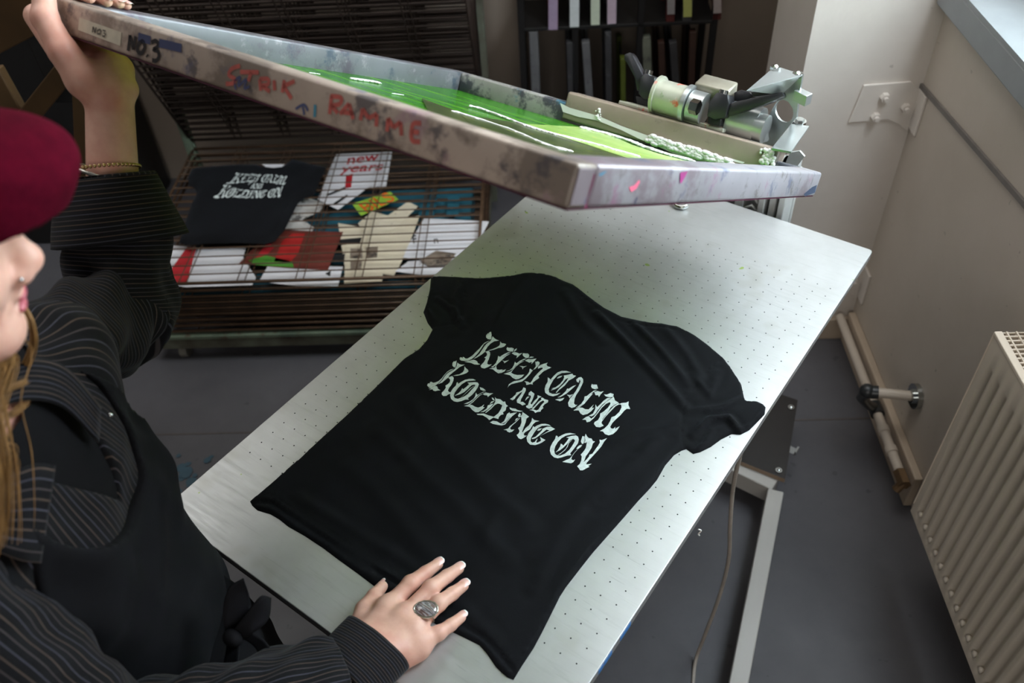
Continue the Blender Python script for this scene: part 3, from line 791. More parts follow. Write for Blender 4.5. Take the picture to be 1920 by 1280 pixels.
def lumps(name, px, k, r0, r1, n, parent=msh, jit=.004, seed=3):
    rr = random.Random(seed)
    P = [hfr(x, y, k=k) for x, y in px]; P = catmull(P, 5)
    bm = bmesh.new(); L = len(P)
    core = [p + FN * .0 for p in P]
    tube(bm, core, [r0 * (.8 + .4 * rr.random()) for _ in core], 8)
    for _ in range(n):
        a = rr.randrange(L - 1); f = rr.random(); p = P[a] * (1 - f) + P[a + 1] * f
        p = p + FE * rr.uniform(-jit, jit) + FU * rr.uniform(-jit, jit)
        r = rr.uniform(r0, r1) * .8; ball(bm, p, (r * rr.uniform(.8, 1.6), r * rr.uniform(.7, 1.2), r * .55), 8, FAX)
    return link(name, bm, M_WINK, parent, smooth=True)
lumps('white_ink_ridge', z3((-80, 590), (0, 615), (200, 680), (420, 770), (540, 800)), .006, .0022, .0042, 40, seed=1)
lumps('white_ink_ridge', z3((0, 560), (60, 575), (200, 625), (300, 665), (420, 700), (500, 722), (640, 755), (760, 790), (900, 830)), .007, .0022, .0046, 120, seed=2)
lumps('white_ink_ridge', z3((605, 678), (700, 700), (850, 745), (950, 785), (1060, 820), (1180, 850)), .008, .003, .0075, 120, jit=.007, seed=4)
lumps('white_ink_ridge', [(657, 147), (700, 153), (712, 156)], .006, .002, .005, 24, seed=5)
lumps('white_ink_ridge', [(580, 136), (600, 139)], .006, .0008, .002, 10, seed=6)
lumps('white_ink_ridge', [(735, 175), (757, 178)], .006, .0008, .0018, 10, seed=8)
bmx = bmesh.new()

# writing on the front bar
def ribbon(bm, pts, w, n, off):
    """flat pen stroke along surface points pts on a face with normal n"""
    P = [np.array(p) + n * off for p in pts]
    L = []; R_ = []
    for i in range(len(P)):
        d = nrm(P[min(i + 1, len(P) - 1)] - P[max(i - 1, 0)]); s = np.cross(n, d) * w * .5
        L.append(bm.verts.new(P[i] + s)); R_.append(bm.verts.new(P[i] - s))
    for i in range(len(P) - 1): bm.faces.new((L[i], R_[i], R_[i + 1], L[i + 1]))
def strokes(name, groups, w, mat, parent=front, sub=4):
    bm = bmesh.new()
    for st in groups:
        pts = [hfr(x, y, j=0.0) for x, y in st]
        if len(pts) > 2: pts = catmull(pts, sub)
        ribbon(bm, pts, w, -FU, .0009)
    return link(name, bm, mat, parent, recalc=False)
def zb_(*p): return [(220 + x * .3854, y * .3854) for x, y in p]     # from the wide zoom
def zc_(*p): return [(x * .2578, y * .2578) for x, y in p]
M_MK = plain('marker_black', hexc('15151a'), .5); M_MR = plain('marker_red', hexc('a8524a'), .6, var=.2, scale=60); M_MB = plain('marker_blue', hexc('3c4468'), .6)
strokes('marker_text', [zc_((935, 370), (950, 255)), zc_((950, 258), (975, 360)), zc_((975, 362), (990, 265)),
                        zc_((1040, 300), (1010, 320), (1003, 370), (1030, 388), (1055, 350), (1050, 310), (1030, 298)), zc_((1072, 400), (1078, 412)),
                        zc_((1105, 310), (1135, 298), (1155, 318), (1145, 345), (1120, 362), (1150, 372), (1160, 410), (1140, 442), (1110, 438))], .0052, M_MK)
strokes('blue_tape_mark', [zc_((1010, 268), (1100, 295)), zc_((1160, 312), (1325, 352))], .010, M_MB)
red = [[(600, 320), (560, 335), (545, 365), (575, 385), (565, 405), (530, 408)], [(600, 350), (690, 352)], [(655, 350), (640, 395)], [(695, 385), (700, 442)], [(695, 385), (735, 385), (735, 410), (700, 418)], [(705, 418), (745, 445)], [(765, 390), (768, 440)], [(815, 390), (805, 450)], [(865, 395), (810, 420)], [(812, 420), (850, 480)],
       [(1045, 465), (1035, 555)], [(1040, 468), (1090, 475), (1085, 505), (1040, 515)], [(1045, 515), (1075, 550)], [(1085, 555), (1130, 505)], [(1130, 505), (1150, 580)], [(1095, 545), (1150, 552)], [(1185, 585), (1195, 530)], [(1195, 530), (1225, 575)], [(1225, 575), (1265, 555)], [(1265, 555), (1262, 615)], [(1315, 640), (1320, 575)], [(1320, 575), (1345, 620)], [(1345, 620), (1380, 595)], [(1380, 595), (1385, 660)], [(1480, 600), (1440, 605), (1435, 680), (1475, 690)], [(1435, 640), (1470, 645)]]
strokes('marker_text', [zb_(*s) for s in red[:9]], .0048, M_MR)
strokes('marker_text', [zb_(*s) for s in red[9:]], .0048, M_MR)
strokes('scribble', [zb_((570, 395), (600, 375), (590, 420), (630, 385), (620, 430), (645, 420)), zb_((570, 400), (580, 435)), zb_((870, 530), (910, 510), (930, 540)), zb_((905, 520), (912, 560))], .003, M_MB)
strokes('scribble', [zb_((965, 510), (962, 570))], .004, plain('marker_teal', hexc('3d7f95'), .5))
# masking tape label
tp = [hfr(x * .2578, y * .2578, j=0) for x, y in ((580, 128), (886, 236), (876, 334), (570, 218))]
bm = bmesh.new(); A = [bm.verts.new(p - FU * .0006) for p in tp]; B = [bm.verts.new(p - FU * .0001) for p in tp]
bm.faces.new(A); bm.faces.new(B)
for i in range(4): bm.faces.new((A[i], A[(i + 1) % 4], B[(i + 1) % 4], B[i]))
tapeo = link('tape_label', bm, plain('masking_tape', hexc('c9c0ac'), .7, var=.08, scale=80), front)
bm = bmesh.new()
for st in (((680, 238), (685, 195)), ((685, 195), (700, 240)), ((700, 240), (708, 200)), ((735, 215), (715, 225), (718, 248), (738, 248), (742, 225), (735, 215)), ((755, 222), (775, 225), (762, 242), (778, 250), (768, 266), (752, 262))):
    pts = [hfr(x * .2578, y * .2578, j=0) for x, y in st]; ribbon(bm, pts, .0022, -FU, .0016)
link('label_text', bm, plain('pencil_grey', hexc('4a4740'), .6), tapeo, recalc=False)
# ink drips and daubs on the pale right bar
def hri(x, y): return hpl(x, y, fp(0.0, 0, 0), FE)
def daub(name, px, mat, parent=right):
    bm = bmesh.new(); P = [hri(x, y) + FE * .0009 for x, y in px]
    bm.faces.new([bm.verts.new(p) for p in P]); return link(name, bm, mat, parent, recalc=False)
def zd_(*p): return [(1040 + x * .2604, 90 + y * .2604) for x, y in p]
M_PKD = plain('ink_pink', hexc('f0708e'), .5); M_MAG = plain('ink_magenta', hexc('a33a80'), .5); M_MAR = plain('ink_maroon', hexc('6d2244'), .5); M_TEA = plain('ink_teal', hexc('3a83a6'), .5)
daub('ink_daub', zd_((530, 1000), (570, 985), (605, 945), (608, 965), (585, 1010), (545, 1035)), M_PKD)
daub('ink_daub', zd_((900, 895), (955, 885), (930, 935), (905, 975), (898, 960)), M_MAG)
daub('ink_drip', zd_((275, 905), (292, 905), (240, 1080), (230, 1150), (205, 1155), (215, 1120)), M_MAR)
daub('ink_daub', zd_((315, 905), (370, 880), (350, 905), (318, 922)), M_TEA)
daub('ink_daub', zd_((565, 1120), (585, 1068), (592, 1075), (575, 1122)), plain('ink_slate', hexc('4a4e66'), .5))
daub('ink_daub', zd_((1790, 1050), (1850, 1000), (1885, 985), (1870, 1040), (1800, 1066)), plain('ink_dark_blue', hexc('39465c'), .5))

# ============================================================ CLAMP AND HINGE
M_CLB = painted('clamp_bar_grey', hexc('998b7e'), hexc('a8998b'), [(hexc('3a3b40'), 26, .72), (hexc('4d6fb0'), 40, .77), (hexc('6a655f'), 9, .56)], .38, .35, scale=6)
M_ZN = plain('zinc_bracket', hexc('b4b8b8'), .32, .75, var=.08, scale=12)
M_PS = painted('ink_splashed_zinc', hexc('a5a696'), hexc('b8b9aa'), [(hexc('d03a26'), 22, .55), (hexc('6a8f4a'), 18, .62), (hexc('efe9e2'), 26, .64)], .4, .3, scale=10)
M_LV = plain('black_lever_plastic', hexc('222226'), .38, var=.15)
jc = FL - TWB - .006
L0 = floc(hfr(1056, 222, j=jc)); L1 = floc(hfr(1458, 292, j=jc)); L2 = floc(hfr(1392, 310, j=jc)); L3 = floc(hfr(1063, 172, j=jc))
clamp = empty('screen_clamp', fp((L0[0] + L1[0]) / 2, jc, 0), 'grey clamp bar gripping the far side of the raised screen, with black levers', 'clamp')
ia, ib = L3[0], L1[0]; kt = L3[2]
bm = bmesh.new(); box(bm, fp((ia + ib) / 2, jc + .026, (kt + .006) / 2 + .002), (ib - ia, .046, kt - .006), FAX, bevel=.005, seg=3)
CB = link('clamp_bar', bm, M_CLB, clamp, smooth=True, angle=1.2)
def onb(x, y): return hpl(x, y, fp(0, jc + .003 - .0012, 0), FU)
def bdaub(name, px, mat, thick=0.0):
    bm = bmesh.new(); P = [onb(x, y) for x, y in px]; bm.faces.new([bm.verts.new(p - FU * .0006) for p in P]); return link(name, bm, mat, CB, recalc=False)
bdaub('white_ink_smear', zd_((40, 395), (110, 430), (320, 490), (480, 560), (700, 640), (800, 690), (900, 700), (1000, 740), (1100, 770), (1250, 830), (1050, 815), (900, 780), (780, 725), (600, 650), (480, 590), (300, 520), (170, 495), (60, 460)), M_WINK)
bdaub('white_ink_smear', zd_((1255, 790), (1370, 822), (1355, 832), (1262, 808)), M_WINK)
bdaub('dark_ink_band', zd_((45, 500), (200, 560), (480, 640), (660, 690), (740, 735), (700, 745), (450, 660), (250, 600), (45, 535)), plain('ink_umber', hexc('2b2723'), .5))
rr = random.Random(11); bm = bmesh.new()
for _ in range(300):
    f = rr.random() ** .8; x = 1215 + f * 160; y = 258 + f * 49 + rr.uniform(-6, 8)
    p = onb(x, y); r = rr.uniform(.002, .0065); ball(bm, p - FU * .002, (r * 1.4, r, r * .8), 8, FAX)
link('white_ink_crust', bm, M_WINK, CB, smooth=True)
bm = bmesh.new()
for _ in range(60):
    x = 1438 + rr.uniform(-12, 14); y = 292 + rr.uniform(-12, 14) + (x - 1438) * .2
    p = onb(x, y); r = rr.uniform(.0015, .005); ball(bm, p - FU * .001, (r, r, r), 8, FAX)
link('white_ink_crust', bm, M_WINK, CB, smooth=True); bm = bmesh.new()
for _ in range(25):
    x = 1121 + rr.uniform(-4, 6); y = 212 + rr.uniform(-9, 14); p = onb(x, y); r = rr.uniform(.001, .003); ball(bm, p - FU * .001, (r, r, r), 8, FAX)
link('white_ink_crust', bm, M_WINK, CB, smooth=True)
# black tube end behind the right end of the bar
bm = bmesh.new(); e0 = fp(ib - .01, jc + .03, .012); tube(bm, [e0, e0 + FE * .04], .012, 16); link('bar_plug', bm, M_LV, clamp, smooth=True, angle=.7)
# strap plate on top of the bar
kb = kt + .003
def ont(x, y, k=None): return hpl(x, y, fp(0, 0, kb if k is None else k), FN)
s0 = floc(ont(1157, 194)); s1 = floc(ont(1368, 250))
bm = bmesh.new(); box(bm, fp((s0[0] + s1[0]) / 2, jc + .052, kb + .003), (s1[0] - s0[0], .06, .008), FAX, bevel=.002)
link('strap_plate', bm, M_PS, clamp, smooth=True, angle=1.0)
# levers: left one stands up, right one lies toward the bracket
jl = jc + .055
def pj_(x, y, dj=0.0): return hpl(x, y, fp(0, jl + dj, 0), FU)
def hexbody(name, px, d, mat, dj=0.0, bev=.002, parent=clamp):
    P = [pj_(x, y, dj) for x, y in px]
    bm = bmesh.new(); A = [bm.verts.new(p) for p in P]; B = [bm.verts.new(p + FU * d) for p in P]
    fs = [bm.faces.new(A), bm.faces.new(B[::-1])]
    for i in range(len(P)): fs.append(bm.faces.new((A[i], A[(i + 1) % len(P)], B[(i + 1) % len(P)], B[i])))
    bmesh.ops.recalc_face_normals(bm, faces=fs)
    if bev: bmesh.ops.bevel(bm, geom=bm.edges[:], offset=bev, segments=2, profile=.5, affect='EDGES')
    return link(name, bm, mat, parent, smooth=True, angle=.7)
hb = hexbody('lever_hub', zd_((600, 330), (612, 215), (650, 180), (720, 210), (718, 290), (705, 365), (640, 372)), .032, M_LV)
hexbody('lever_arm', zd_((500, 45), (540, 30), (560, 50), (625, 175), (650, 215), (615, 300), (590, 310), (575, 215), (520, 110), (498, 80)), .022, M_LV, .004)
hexbody('lever_post', zd_((580, 345), (700, 365), (690, 425), (590, 400)), .03, plain('black_rubber', hexc('111113'), .7), .002)
bm = bmesh.new(); q = pj_(*zd_((675, 182))[0], .016); cyl(bm, q - FN * .004, q + FN * .006, .008, 16); link('lever_bolt', bm, M_CHROME, clamp, smooth=True, angle=.6)
hexbody('lever_hub', zd_((1095, 490), (1110, 390), (1165, 320), (1245, 335), (1255, 400), (1230, 500), (1150, 515)), .036, M_LV, -.045)
hexbody('lever_arm', zd_((1240, 410), (1300, 385), (1400, 365), (1560, 330), (1640, 315), (1650, 350), (1560, 385), (1500, 410), (1370, 450), (1250, 490)), .020, M_LV, -.040)
hexbody('lever_arm', zd_((1410, 320), (1500, 290), (1600, 262), (1690, 260), (1680, 300), (1560, 335), (1430, 350)), .020, M_LV, -.012)
hexbody('lever_post', zd_((1105, 490), (1200, 505), (1190, 565), (1100, 545)), .03, plain('black_rubber_post', hexc('131315'), .7), -.040)
bm = bmesh.new(); q = pj_(*zd_((1212, 330))[0], -.028); cyl(bm, q - FN * .006, q + FN * .007, .0085, 16); link('lever_bolt', bm, M_CHROME, clamp, smooth=True, angle=.6)
hexbody('lever_knob', zd_((1290, 380), (1290, 320), (1340, 300), (1400, 315), (1430, 345), (1380, 385)), .03, M_LV, -.006)
# splashed bearing cylinder, flanges, nut and blocks
YH = fp(0, jc + .08, 0)[1]
def cylx(x0, y0, x1, y1, r, Y, name, mat, n=28, parent=None):
    a = hY(x0, y0, Y); b = hY(x1, y1, Y); c = (a + b) / 2; L = np.linalg.norm(b - a) / 2
    bm = bmesh.new(); cyl(bm, c - AX[0] * L, c + AX[0] * L, r, n)
    return link(name, bm, mat, clamp if parent is None else parent, smooth=True, angle=.7)
cylx(1236, 178, 1290, 196, .031, YH, 'bearing_cylinder', M_PS)
cylx(1232, 177, 1237, 179, .036, YH, 'bearing_flange', M_PS)
cylx(1287, 194, 1294, 197, .036, YH, 'bearing_flange', M_ZN)
cylx(1296, 197, 1322, 205, .029, YH, 'bearing_sleeve', M_ZN)
cylx(1224, 174, 1232, 177, .014, YH, 'bearing_nut', M_PS, 6)
cylx(1296, 198, 1310, 203, .014, YH - .03, 'bearing_nut', M_CHROME, 6)
cylx(1372, 222, 1424, 240, .036, YH + .03, 'spring_drum', M_ZN)
cylx(1418, 236, 1436, 244, .026, YH + .02, 'drum_cap', M_ZN)
bm = bmesh.new(); a = hY(1306, 152, YH + .03); b = hY(1370, 172, YH + .03)
box(bm, (a + b) / 2 + [0, .012, -.014], (b[0] - a[0], .042, .034), AX, bevel=.004); link('hinge_block', bm, plain('hinge_block_beige', hexc('8f897b'), .4, .3), clamp, smooth=True, angle=1)
# zinc bracket that carries the hinge, fixed to the press
YB = YH + .05
P4 = lambda x, y: hY(1040 + x * .2604, 90 + y * .2604, YB)
bt = np.array([P4(1570, 130), P4(1790, 195)]); xb = P4(1740, 400)[0]
side = [P4(1780, 195), P4(1742, 480), P4(1560, 720), P4(1480, 700), P4(1500, 560), P4(1600, 370)]
brk = empty('hinge_bracket', (xb, YB + .06, TH), 'folded zinc bracket with round hole at the right end of the hinge', 'bracket')
bm = bmesh.new()
# side sheet with a hole, lying in the plane facing the camera's right
ex, ez = nrm(np.array([.75, -.25, 0])), np.array([0, 0, 1.])
o0 = P4(1640, 440)
nrmv = nrm(np.cross(ex, ez))
def on_side(x, y): 
    q = hpl(1040 + x * .2604, 90 + y * .2604, o0, nrmv) - o0; return np.array([q @ ex, q @ ez])
outer = [on_side(*p) for p in ((1785, 190), (1760, 330), (1740, 500), (1620, 640), (1560, 735), (1485, 700), (1500, 560), (1590, 400), (1640, 330))]
hc = on_side(1652, 455); hrad = .021
n = len(outer); ring = [hc + hrad * np.array([math.cos(2 * math.pi * k / 36), math.sin(2 * math.pi * k / 36)]) for k in range(36)]
allp = [Vector(p) for p in outer] + [Vector(p) for p in ring]
ed = [(i, (i + 1) % n) for i in range(n)] + [(n + i, n + (i + 1) % 36) for i in range(36)]
vv, ee, ff, *_ = delaunay_2d_cdt(allp, ed, [], 1, 1e-6)
for off in (0, .004):
    VV = [bm.verts.new(o0 + ex * v.x + ez * v.y - nrmv * off) for v in vv]
    for f in ff:
        c = sum((vv[i] for i in f), Vector((0, 0))) / len(f)
        if (c - Vector(hc)).length > hrad * .97: bm.faces.new([VV[i] for i in f])
for P_ in (outer, ring):
    m = len(P_)
    A = [bm.verts.new(o0 + ex * p[0] + ez * p[1]) for p in P_]; B = [bm.verts.new(o0 + ex * p[0] + ez * p[1] - nrmv * .004) for p in P_]
    for i in range(m): bm.faces.new((A[i], A[(i + 1) % m], B[(i + 1) % m], B[i]))
link('side_sheet', bm, M_ZN, brk)
def quadsheet(name, P, th, mat, parent, bev=.001):
    nn = nrm(np.cross(P[1] - P[0], P[2] - P[0])); bm = bmesh.new()
    A = [bm.verts.new(p) for p in P]; B = [bm.verts.new(p - nn * th) for p in P]; m = len(P)
    bm.faces.new(A); bm.faces.new(B)
    for i in range(m): bm.faces.new((A[i], A[(i + 1) % m], B[(i + 1) % m], B[i]))
    return link(name, bm, mat, parent)
zt = (o0 + ez * outer[0][1])[2]
tl = hpl(1040 + 1590 * .2604, 90 + 128 * .2604, (0, 0, zt), (0, 0, 1)); tr = hpl(1040 + 1788 * .2604, 90 + 192 * .2604, (0, 0, zt), (0, 0, 1))
bl = hY(1040 + 1390 * .2604, 90 + 300 * .2604, tl[1] - .10); br = o0 + ex * outer[8][0] + ez * outer[8][1]
quadsheet('top_sheet', [tl, tr, br, bl], .004, M_ZN, brk)
for f1, f2 in ((.10, .12), (.88, .12)):
    q = tl * (1 - f1) + tr * f1; q = q * (1 - f2) + (bl * (1 - f1) + br * f1) * f2
    nn = nrm(np.cross(tr - tl, bl - tl)); nn = nn if nn[2] > 0 else -nn
    bm = bmesh.new(); cyl(bm, q, q + nn * .006, .009, 6); ball(bm, q + nn * .006, (.005, .005, .004), 10); link('bolt', bm, M_CHROME, brk, smooth=True, angle=.5)
zl = (P4(1760, 560))[2]
fl = [hpl(1040 + x * .2604, 90 + y * .2604, (0, 0, zl), (0, 0, 1)) for x, y in ((1560, 735), (1700, 560), (1830, 575), (1700, 760))]
quadsheet('foot_flange', fl, .004, M_ZN, brk)
bm = bmesh.new(); q = hpl(1040 + 1760 * .2604, 90 + 545 * .2604, (0, 0, zl), (0, 0, 1)); cyl(bm, q, q + [0, 0, .006], .012, 20); cyl(bm, q + [0, 0, .005], q + [0, 0, .010], .008, 6); link('bolt', bm, M_CHROME, brk, smooth=True, angle=.5)
bm = bmesh.new(); a = on_side(1745, 335); q = o0 + ex * (a[0] + .012) + ez * a[1]; box(bm, q, (.028, .016, .020), (ex, nrmv, ez), bevel=.001); link('stop_tab', bm, M_ZN, brk)
bm = bmesh.new(); cyl(bm, hY(1425, 225, YB - .02), hY(1434, 236, YB - .02) + [0, .0, -.03], .012, 18); link('pivot_lug', bm, M_ZN, brk, smooth=True, angle=.7)
wt = [hY(1040 + x * .2604, 90 + y * .2604, YB + .03) for x, y in ((1660, 840), (1700, 745), (1770, 735), (1805, 775), (1740, 862))]
quadsheet('white_guard', wt, .004, M_EXT, brk)
# column head joins bracket to the press column
bm = bmesh.new(); boxm(bm, (-.02, .655, TH + .04), (xr - .02, .70, TH + .10), bevel=.003); link('hinge_carrier', bm, M_ZN, press)

# ============================================================ T-SHIRT ON THE PLATEN
SH_PX = [(468, 938), (527, 888), (590, 833), (647, 781), (704, 724), (757, 671), (785, 653), (800, 636), (810.5, 616), (801.6, 604), (793.4, 583.6), (799.5, 567), (805.6, 541), (807.7, 518.6), (822, 518),
    (846, 519.4), (899, 520.6), (960, 515.5), (979, 512), (997.5, 510.6), (1018, 512.5), (1040.6, 517), (1057.5, 524.7), (1074, 531), (1084, 538), (1099, 550), (1116, 563), (1133, 575), (1165.6, 591.6), (1205, 600), (1241, 605.7),
    (1270.6, 613), (1303.4, 631), (1329.7, 649), (1359, 673.6), (1375.6, 696.5), (1390.4, 719.5), (1395.3, 742.5), (1398.6, 750.7), (1418, 752.3), (1436, 761.5), (1434, 775), (1421.5, 788.4), (1405, 804.8), (1388.7, 813),
    (1372, 812), (1352, 822), (1333, 836), (1313, 845.8), (1300, 849), (1287, 840), (1278, 843), (1264, 851.5), (1247.6, 870.4), (1231.9, 897.8), (1218.8, 913.8), (1196, 938), (1170, 968), (1140, 1001.9), (1111.9, 1033.8), (1087.5, 1064.7),
    (1061, 1099), (1050, 1116), (1031.9, 1152.5), (1015, 1186), (1000, 1214), (977.5, 1248), (962.5, 1273), (951, 1268), (940, 1259), (929, 1248), (912, 1223), (898.7, 1207.8), (868, 1192.5), (820, 1170), (760, 1134), (706, 1100.6), (671, 1074), (632, 1046),
    (605.6, 1026), (570, 1002.5), (540, 985.6), (523, 972), (506, 962), (481.9, 955), (472, 946)]
SH = np.array([hit(x, y, TH + .003)[:2] for x, y in SH_PX])
def seg_d(P, a, b):
    ab = b - a; t = np.clip(((P - a) @ ab) / (ab @ ab), 0, 1)
    return np.linalg.norm(P - a - t[:, None] * ab, axis=1), t
def poly_d(P, poly):
    d = np.full(len(P), 9.0)
    for i in range(len(poly)): d = np.minimum(d, seg_d(P, poly[i], poly[(i + 1) % len(poly)])[0])
    return d
def px2(*p): return [hit(x, y, TH + .006)[:2] for x, y in p]
FOLDS = []          # (polyline in plan, half width, height)
def fold(px, w, h): FOLDS.append((px2(*px), w, h))
fold([(1120, 585), (1180, 650), (1255, 730), (1282, 760)], .007, .0055)
fold([(1185, 600), (1240, 660), (1290, 720)], .006, .004)
fold([(1240, 612), (1290, 670), (1320, 720)], .007, .003)
fold([(1060, 545), (1090, 600), (1130, 640)], .008, .003)
fold([(985, 520), (940, 580), (915, 640)], .010, .004)
fold([(900, 540), (880, 590), (850, 620)], .009, .003)
fold([(870, 530), (852, 560), (858, 600)], .006, .004)
fold([(1295, 705), (1330, 740), (1345, 700)], .006, .0035)
fold([(1290, 770), (1350, 765), (1395, 745)], .006, .004)
fold([(1300, 815), (1330, 785), (1365, 782), (1388, 808)], .0055, .008)
fold([(1388, 808), (1415, 795), (1432, 770)], .004, .004)
fold([(1300, 848), (1320, 830), (1335, 805)], .004, .004)
fold([(820, 560), (850, 580), (868, 610)], .005, .005)
fold([(805, 545), (800, 580), (812, 600)], .005, .004)
fold([(700, 800), (760, 860), (860, 950), (950, 1050)], .012, .0030)
fold([(760, 740), (830, 830), (930, 930), (1000, 990)], .012, .0028)
fold([(640, 860), (740, 960), (820, 1060)], .013, .003)
fold([(1180, 860), (1110, 930), (1050, 1010), (1000, 1100)], .009, .003)
fold([(1230, 820), (1180, 880), (1120, 940)], .009, .0035)
fold([(1150, 880), (1070, 960), (1000, 1040)], .010, .0022)
fold([(980, 870), (930, 960), (900, 1040)], .012, .002)
fold([(840, 700), (800, 760), (760, 850)], .011, .0025)
fold([(1270, 800), (1200, 810), (1150, 830)], .008, .003)
fold([(560, 930), (660, 990), (760, 1050), (860, 1130), (930, 1200)], .008, .002)
NECK = px2((1057, 533), (1074, 540), (1084, 548), (1099, 560), (1116, 573), (1133, 585), (1165, 600), (1205, 609), (1241, 614), (1265, 620))
HEM = px2((478, 940), (510, 943), (540, 965), (575, 986), (606, 1008), (640, 1030), (680, 1054), (720, 1078), (770, 1112), (820, 1148), (870, 1172), (905, 1192), (925, 1212), (945, 1236), (962, 1256))
HEM2 = px2((500, 925), (560, 960), (640, 1010), (720, 1060), (820, 1125), (900, 1175), (940, 1215), (968, 1240))
SEAM_R = px2((1352, 676), (1325, 695), (1306, 722), (1288, 745), (1280, 775), (1277, 810), (1283, 840))
SEAM_L = px2((862, 522), (872, 550), (872, 580), (850, 605), (815, 612))
SIDE_R = px2((1262, 860), (1215, 925), (1150, 1000), (1095, 1065), (1040, 1130), (1000, 1190), (965, 1250))
def line_d(P, L):
    d = np.full(len(P), 9.0)
    for i in range(len(L) - 1): d = np.minimum(d, seg_d(P, np.array(L[i]), np.array(L[i + 1]))[0])
    return d
_w = [(RNG.uniform(8, 60), RNG.uniform(0, 6.28), RNG.uniform(0, 6.28)) for _ in range(34)]
def shirt_h(P, with_edge=True):
    P = np.asarray(P, float)
    h = np.full(len(P), .0062)
    for f, a, ph in _w: h += .00034 * (14 / f) ** .8 * np.sin(P[:, 0] * math.cos(a) * f + P[:, 1] * math.sin(a) * f + ph) * 2.2
    for L, w, hh in FOLDS:
        d = line_d(P, L); e = np.minimum(np.linalg.norm(P - L[0], axis=1), np.linalg.norm(P - L[-1], axis=1))
        h += hh * np.exp(-(d / w) ** 2) * np.clip(.35 + e / .03, 0, 1)
        h -= hh * .25 * np.exp(-((d - w * 2.1) / w) ** 2)
    for L, dep, w in ((NECK, .0016, .0014), (SEAM_R, .0018, .0018), (SEAM_L, .0016, .0018), (SIDE_R, .0010, .0014), (HEM2, .0006, .001)):
        h -= dep * np.exp(-(line_d(P, L) / w) ** 2)
    h -= .0046 * np.exp(-(line_d(P, HEM) / .0030) ** 2)
    h = np.maximum(h, .0022)
    if with_edge: h = h * np.clip(poly_d(P, SH) / .005, 0, 1) ** .5 + .0003
    return h
def inside(P, poly):
    x, y = P[:, 0], P[:, 1]; c = np.zeros(len(P), bool); n = len(poly)
    for i in range(n):
        a, b = poly[i], poly[(i + 1) % n]
        k = ((a[1] > y) != (b[1] > y)) & (x < (b[0] - a[0]) * (y - a[1]) / (b[1] - a[1] + 1e-12) + a[0]); c ^= k
    return c
def fill_grid(poly, step, margin, jitter=.25):
    mn, mx = poly.min(0), poly.max(0)
    X, Y = np.meshgrid(np.arange(mn[0], mx[0], step), np.arange(mn[1], mx[1], step))
    G = np.c_[X.ravel(), Y.ravel()]; G += RNG.uniform(-jitter, jitter, G.shape) * step
    G = G[inside(G, poly)]; return G[poly_d(G, poly) > margin]
def densify(poly, step):
    out = []
    for i in range(len(poly)):
        a, b = poly[i], poly[(i + 1) % len(poly)]; n = max(1, int(np.linalg.norm(b - a) / step))
        for k in range(n): out.append(a + (b - a) * k / n)
    return np.array(out)
def cloth_mesh(poly, step, zf, z0, closed_bottom=True):
    B = densify(poly, step); G = fill_grid(poly, step, step * .5); m = len(B)
    P = [Vector(p) for p in B] + [Vector(p) for p in G]
    vv, ee, ff, *_ = delaunay_2d_cdt(P, [(i, (i + 1) % m) for i in range(m)], [], 1, 1e-7)
    Q = np.array([(v.x, v.y) for v in vv]); h = zf(Q)
    V = [(q[0], q[1], z0 + hh) for q, hh in zip(Q, h)]
    me = bpy.data.meshes.new('cloth'); me.from_pydata(V, [], [tuple(f) for f in ff]); me.update()
    return me
def shirt_mat():
    t = NT('black_cotton_jersey')
    f = t.noise(7, 5, .6); c = t.ramp(f, [(.3, hexc('07080b')), (.7, hexc('0d0e12'))])
    t.bump(t.noise(900, 2, .5, t.mapping((1, .6, 1))), .35, .0004)
    t.set(c, .85, 0, .16); t.b.inputs['Sheen Weight'].default_value = .06; t.b.inputs['Sheen Roughness'].default_value = .45
    t.b.inputs['Sheen Tint'].default_value = (.75, .85, 1, 1)
    return t.m
M_SHIRT = shirt_mat()
tee = empty('t_shirt', (*SH.mean(0), TH), 'black cotton T-shirt with white blackletter print spread flat on the aluminium platen', 't-shirt')
body = link('shirt_body', cloth_mesh(SH, .0038, shirt_h, TH), M_SHIRT, tee, smooth=True)

